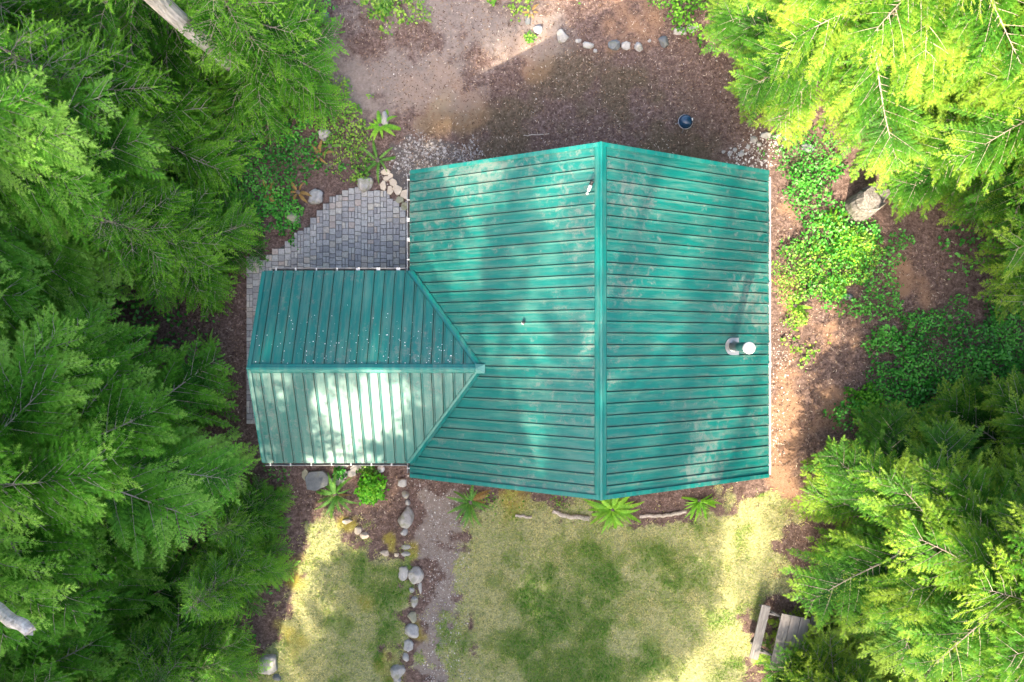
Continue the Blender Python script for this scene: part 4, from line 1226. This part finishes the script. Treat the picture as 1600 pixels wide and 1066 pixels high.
# ------------------------------------------------------------------ conifers
def bough(L, seed, fine=True, style='cedar'):
    """flat spray along +x: side shoots carry combs of small needle tufts"""
    rng = np.random.default_rng(seed)
    tV = []; tint = []
    stems = []
    def axis(s):       # main axis, slightly rising then drooping, wandering
        w = 0.05 * L * math.sin(3.0 * s + seed)
        return np.array([L * s, w * s, L * (0.10 * s - (0.34 if style == 'cedar' else 0.20) * s * s)])
    ns = int(L / (0.15 if fine else 0.24))
    stems.append(([axis(k / 6) for k in range(7)], 0.011 * L ** 0.7 + 0.004, 0.003))
    gap = 0.070 if fine else 0.11
    for k in range(ns * 2):
        s = 0.12 + 0.88 * (k // 2 + rng.uniform(-.3, .3)) / ns
        s = min(max(s, 0.08), 1.0)
        sg = 1 if k % 2 else -1
        prof = (math.sin(math.pi * min(1, s * 0.80 + 0.17)) ** 0.8)
        l = L * 0.40 * prof * rng.uniform(0.6, 1.15) + 0.10
        if rng.random() < 0.07: continue
        ang = sg * R(rng.uniform(36, 62))
        o = axis(s); d = np.array([math.cos(ang), math.sin(ang), rng.uniform(-.28, .10)])
        d /= np.linalg.norm(d)
        perp = np.array([-d[1], d[0], rng.uniform(-.25, .25)]); perp /= np.linalg.norm(perp)
        droop = rng.uniform(0.12, 0.40)
        base_t = rng.uniform(0.25, 0.62) + 0.15 * (s - .5)
        stems.append(([o, o + d * l * .5 + [0, 0, -droop * l * .25], o + d * l + [0, 0, -droop * l]], 0.0055, 0.0016))
        m = max(3, int(l / gap))
        for j in range(m):
            q = (j + 0.6) / m
            c = o + d * l * q + np.array([0, 0, -droop * l * q * q])
            bl = (0.31 if fine else 0.34) * (1 - 0.62 * q) * min(1, 0.35 + l) * rng.uniform(.75, 1.15) * (0.75 if style == 'cedar' else 1.0)
            for sd in (1, -1):
                if rng.random() < 0.06: continue
                bd = d * rng.uniform(.55, .85) + perp * sd * rng.uniform(.6, .9) + np.array([0, 0, rng.normal(-.12, .14)])
                bd /= np.linalg.norm(bd)
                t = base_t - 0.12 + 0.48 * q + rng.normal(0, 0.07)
                tV.append((c, bd, bl, t))
        # terminal tuft
        tV.append((o + d * l + np.array([0, 0, -droop * l]), d, 0.14, base_t + 0.35))
    tV.append((axis(1.0), np.array([1, 0, -.4]), 0.2, 0.8))
    C0 = np.array([a[0] for a in tV]); D = np.array([a[1] for a in tV], float); BL = np.array([a[2] for a in tV]); TT = np.array([a[3] for a in tV])
    D /= np.linalg.norm(D, axis=1)[:, None]
    n = len(C0)
    up = np.stack([rng.normal(0, .22, n), rng.normal(0, .22, n), np.ones(n)], 1)
    Sd = np.cross(up, D); Sd /= np.linalg.norm(Sd, axis=1)[:, None]
    N = np.cross(D, Sd)
    if fine:
        # three stacked chevrons and a tip: a serrated comb
        pts = []; tri = []; tin = []
        nw = 0.034 if style == 'cedar' else 0.044
        for a0, a1, w in ((0.0, 0.42, 1.0), (0.25, 0.70, 0.95), (0.52, 1.0, 0.7)):
            b = len(pts)
            cen = C0 + D * (BL * a0)[:, None]
            pts += [cen, C0 + D * (BL * (a0 + (a1 - a0) * .95))[:, None] + Sd * (nw * w) - N * 0.006,
                    C0 + D * (BL * (a0 + (a1 - a0) * .55))[:, None] + N * 0.004,
                    C0 + D * (BL * (a0 + (a1 - a0) * .95))[:, None] - Sd * (nw * w) - N * 0.006]
            tri += [(b, b + 2, b + 1), (b, b + 3, b + 2)]
            tin += [TT - .16 + a0 * .25, TT + a0 * .25, TT + a0 * .2, TT + a0 * .25]
        b = len(pts)
        pts += [C0 + D * (BL * .45)[:, None] + Sd * 0.010, C0 + D * (BL * .45)[:, None] - Sd * 0.010, C0 + D * (BL * 1.12)[:, None]]
        tri += [(b, b + 1, b + 2)]; tin += [TT, TT, TT + .25]
    else:
        w = 0.045
        pts = [C0, C0 + D * (BL * .55)[:, None] + Sd * w, C0 + D * BL[:, None], C0 + D * (BL * .55)[:, None] - Sd * w]
        tri = [(0, 3, 1), (3, 2, 1)]; tin = [TT - .15, TT, TT + .2, TT]
    k = len(pts)
    V = np.stack(pts, 1).reshape(-1, 3); ti = np.stack(tin, 1).ravel()
    T = (np.array(tri)[None] + k * np.arange(n)[:, None, None]).reshape(-1, 3)
    # stems: three-sided tapered strips
    SV = []; ST = []
    for P, r0, r1 in stems:
        P = [np.asarray(p, float) for p in P]
        m = len(P); b = len(SV)
        for i, p in enumerate(P):
            tg = P[min(i + 1, m - 1)] - P[max(i - 1, 0)]; tg /= np.linalg.norm(tg) + 1e-9
            sd = np.cross([0, 0, 1.0], tg); sd /= np.linalg.norm(sd) + 1e-9
            u = np.cross(tg, sd); r = r0 + (r1 - r0) * i / (m - 1)
            SV += [p + sd * r + u * 0.004, p + u * (r + .007), p - sd * r + u * 0.004]
        for i in range(m - 1):
            for a in range(2):
                q = b + i * 3 + a
                ST += [(q, q + 1, q + 4), (q, q + 4, q + 3)]
    return V, T, ti, np.array(SV), np.array(ST)

_b = {}
def get_bough(L, k, fine, style):
    Lq = min((0.7, 1.1, 1.6, 2.2, 2.9, 3.6), key=lambda a: abs(a - L))
    key = (Lq, k, fine, style)
    if key not in _b: _b[key] = bough(Lq, 100 + k * 7 + int(Lq * 10), fine, style)
    return _b[key], L / Lq

def make_crown(name, H, base, rmax, style, mat, seed, fine_to, whorl=0.42, per=6, power=0.85, tilt0=-4, tilt1=38, nvar=3, gap=0.0):
    rng = np.random.default_rng(seed)
    Vs, Ts, tis, SVs, STs = [], [], [], [], []
    nv = 0; ns = 0
    z = base
    while z < H - 0.15:
        f = (z - base) / (H - base)
        r = rmax * (1 - f) ** power * (0.72 + 0.28 * min(1, f * 6 + .4)) + 0.22
        fine = z < fine_to
        npr = per if z < H * 0.8 else max(4, per - 1)
        a0 = rng.uniform(0, 6.28)
        for k in range(npr):
            if rng.random() < gap: continue
            L = r * rng.uniform(0.68, 1.12)
            (V, T, ti, SV, ST), sc = get_bough(L, int(rng.integers(nvar)), fine, style)
            az = a0 + 6.283 * k / npr + rng.normal(0, .22)
            tilt = R(tilt0 + (tilt1 - tilt0) * f + rng.normal(0, 6))
            roll = rng.normal(0, .22)
            Mx = Matrix.Rotation(az, 3, 'Z') @ Matrix.Rotation(-tilt, 3, 'Y') @ Matrix.Rotation(roll, 3, 'X')
            A = np.array(Mx) * sc
            o = np.array([0, 0, z + rng.uniform(-.18, .18)])
            Vs.append(V @ A.T + o); Ts.append(T + nv); nv += len(V)
            tis.append(ti + rng.normal(0, .16) - 0.06)
            SVs.append(SV @ A.T + o); STs.append(ST + ns); ns += len(SV)
        z += whorl * rng.uniform(.8, 1.2)
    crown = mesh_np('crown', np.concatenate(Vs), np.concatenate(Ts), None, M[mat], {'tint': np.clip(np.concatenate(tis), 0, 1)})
    br = mesh_np('branches', np.concatenate(SVs), np.concatenate(STs), None, M['twig'])
    print(name, len(crown.polygons), len(br.polygons))
    bm = bmesh.new()
    n = 9
    rt = 0.020 * H + 0.03
    pts = []; rad = []
    for i in range(n):
        f = i / (n - 1)
        pts.append((0.10 * math.sin(f * 4 + seed) * f * (H / 16), 0.10 * math.cos(f * 3 + seed) * f * (H / 16), -0.2 + f * (H + 0.1)))
        rad.append(rt * (1 - f) ** 0.85 * (1.35 if i == 0 else 1.0) + 0.008)
    bm_tube(bm, pts, rad, 14)
    bmesh.ops.recalc_face_normals(bm, faces=bm.faces)
    tr = bpy.data.meshes.new('trunk'); bm.to_mesh(tr); bm.free(); tr.materials.append(M['bark'])
    tr.polygons.foreach_set('use_smooth', np.ones(len(tr.polygons), dtype=bool))
    return crown, br, tr

def plant(kit, x, y, s, rz, label, group=None, cat='tree', name='conifer_tree', lean=(0, 0), sz=1.0):
    o = empty(name, (x, y, zat(x, y) if abs(x) < 15 and abs(y) < 10 else 0.0), rz)
    o.rotation_euler = (lean[0], lean[1], rz)
    o.scale = (s, s, s * sz)
    tag(o, label, cat, group)
    for nm, me in zip(('crown', 'branches', 'trunk'), kit):
        c = obj(nm, me, o)
    return o

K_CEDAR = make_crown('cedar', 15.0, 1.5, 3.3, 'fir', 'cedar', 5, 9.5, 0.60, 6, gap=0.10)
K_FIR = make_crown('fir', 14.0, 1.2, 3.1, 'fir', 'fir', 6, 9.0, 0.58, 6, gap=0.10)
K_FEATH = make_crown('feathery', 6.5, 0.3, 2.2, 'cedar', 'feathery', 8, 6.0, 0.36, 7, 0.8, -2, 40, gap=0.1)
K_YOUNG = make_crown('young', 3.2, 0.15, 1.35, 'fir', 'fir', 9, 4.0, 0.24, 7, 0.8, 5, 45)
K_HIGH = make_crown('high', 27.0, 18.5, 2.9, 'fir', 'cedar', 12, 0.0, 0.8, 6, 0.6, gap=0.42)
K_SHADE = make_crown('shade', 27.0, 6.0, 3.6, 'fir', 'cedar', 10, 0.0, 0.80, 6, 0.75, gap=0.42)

WG = 'dark green conifers west of the house'
def tree_px(kit, px, py, s, rz, label, group=None, **kw):
    x, y = W(px, py)
    return plant(kit, x, y, s, rz, label, group, **kw)

# west side
tree_px(K_CEDAR, 175, 330, 1.0, 0.3, 'dark green cedar whose boughs reach the curved patio edge')
tree_px(K_CEDAR, 60, 480, 1.05, 1.7, 'dark conifer behind the brown gap west of the wing')
tree_px(K_CEDAR, 235, 675, 1.05, 2.9, 'bright tipped conifer reaching the lower corner of the wing')
tree_px(K_CEDAR, 60, 830, 1.0, 4.1, 'conifer with bare pale limbs over the lower western trees')
tree_px(K_CEDAR, 170, 960, 0.95, 5.2, 'conifer with pale broad boughs beside the grey trunk piece')
tree_px(K_CEDAR, -60, 250, 1.1, 0.9, 'shaded conifer at the western margin', 'conifers at the western margin')
tree_px(K_CEDAR, -90, 650, 1.1, 2.2, 'shaded conifer at the western margin', 'conifers at the western margin')
tree_px(K_CEDAR, -60, 1050, 1.1, 3.3, 'shaded conifer at the western margin', 'conifers at the western margin')
tree_px(K_FEATH, 330, 60, 1.15, 0.2, 'feathery green conifer around the bare whitish trunk')
tree_px(K_FEATH, 445, 110, 0.85, 1.9, 'low feathery conifer bordering the pale bare soil')
tree_px(K_FEATH, 150, 120, 1.2, 2.5, 'feathery conifer between the whitish trunk and the dark cedar')
tree_px(K_FEATH, 270, 230, 1.0, 3.6, 'feathery conifer just above the ivy bed')
tree_px(K_FEATH, 320, 390, 0.78, 4.4, 'feathery conifer whose tips touch the paved walk')
tree_px(K_FEATH, 40, 20, 1.2, 5.0, 'feathery conifer in the upper western corner')
tree_px(K_FEATH, 395, 870, 0.55, 0.6, 'bushy young conifer beside the yellow patch of the left lawn')
tree_px(K_FEATH, 330, 985, 0.72, 2.0, 'bushy conifer behind the big pale boulder')
tree_px(K_FEATH, 405, 790, 0.42, 3.0, 'small bushy conifer near the corner of the wing')
# east side
tree_px(K_FIR, 1268, 112, 1.0, 0.5, 'yellow green cedar reaching towards the round blue grill')
tree_px(K_FIR, 1515, 215, 1.05, 1.4, 'yellow green cedar over the dark ivy by the roof corner')
tree_px(K_FIR, 1480, -20, 1.1, 2.6, 'sunlit yellow conifer at the upper eastern corner')
tree_px(K_FIR, 1640, 330, 1.1, 3.7, 'light green conifer above the bramble thicket')
tree_px(K_FIR, 1660, 120, 1.1, 4.9, 'light green conifer at the upper eastern margin')
tree_px(K_FIR, 1350, 800, 0.92, 5.5, 'light green conifer overhanging the bare soil by the lawn')
tree_px(K_FIR, 1560, 730, 0.95, 0.1, 'light green conifer below the bramble thicket')
tree_px(K_FIR, 1540, 930, 0.95, 1.1, 'light green conifer at the lower eastern corner')
tree_px(K_FIR, 1690, 880, 1.1, 2.0, 'light green conifer at the lower eastern margin')
tree_px(K_YOUNG, 1266, 1036, 1.08, 0.7, 'young fir leaning over the picnic table')
tree_px(K_YOUNG, 1370, 985, 0.75, 2.7, 'dark young fir behind the one over the picnic table')
tree_px(K_YOUNG, 1400, 1070, 1.0, 4.0, 'young fir at the lower edge beyond the picnic table')
# tall forest to the south: never in the picture, it shades the lawn and roof
SHADE = [(12.61, -16.98, 0.69), (10.71, -20.4, 1.15), (-3.76, -31.77, 1.04), (1.51, -13.68, 0.55), (-8.83, -27.48, 1.14), (10.55, -25.72, 1.15),
         (-2.71, -22.3, 1.08), (-10.51, -12.79, 1.15), (-15.58, -31.35, 1.15), (-3.82, -18.06, 1.03), (-11.39, -15.56, 0.55), (-4.51, -12.3, 0.74),
         (-0.15, -32.0, 1.07), (7.37, -23.14, 1.01)]
for i, (x, y, s) in enumerate(SHADE):
    plant(K_SHADE, x, y, s, i * 1.3, 'tall forest conifer standing south of the lawn', 'tall conifers south of the lawn')

for i, (x, y, s) in enumerate([(-11.4, -15.6, 1.0), (-9.9, -13.6, 1.02), (-9.0, -15.8, 0.98)]):  # unseen trees added to shade the upper yard, crowns high to clear the wing
    plant(K_HIGH, x, y, s, i * 1.1, 'unseen high crowned conifer added to shade the upper yard', 'added conifers shading the upper yard')

# pale flecks on the wing roof (fallen petals and droppings)
def flecks():
    n = 170
    x = RNG.uniform(WX0 + 0.05, -1.2, n); d = np.abs(RNG.normal(0, 0.55, n)) + 0.06
    k = (d < 1.7) & (x < XL + 0.6 + (WH - d) * 0.4); x, d = x[k], d[k]; n = len(x)
    y = WYC + d
    z = np.array([z_wing(v) for v in y]) + 0.020
    s = RNG.uniform(0.004, 0.013, n); a = RNG.uniform(0, 6.28, n)
    V = []
    for q in range(4):
        an = a + q * math.pi / 2
        V.append(np.stack([x + np.cos(an) * s, y + np.sin(an) * s, z - SWG * np.sin(an) * s + 0.003 * (q % 2)], 1))
    V = np.stack(V, 1).reshape(-1, 3)
    o = obj('fallen_petals', mesh_np('fallen_petals', V, None, np.arange(n)[:, None] * 4 + np.arange(4)[None], M['white_stone']))
    tag(o, 'white flecks scattered on the shaded slope of the wing roof', kind='stuff')
flecks()
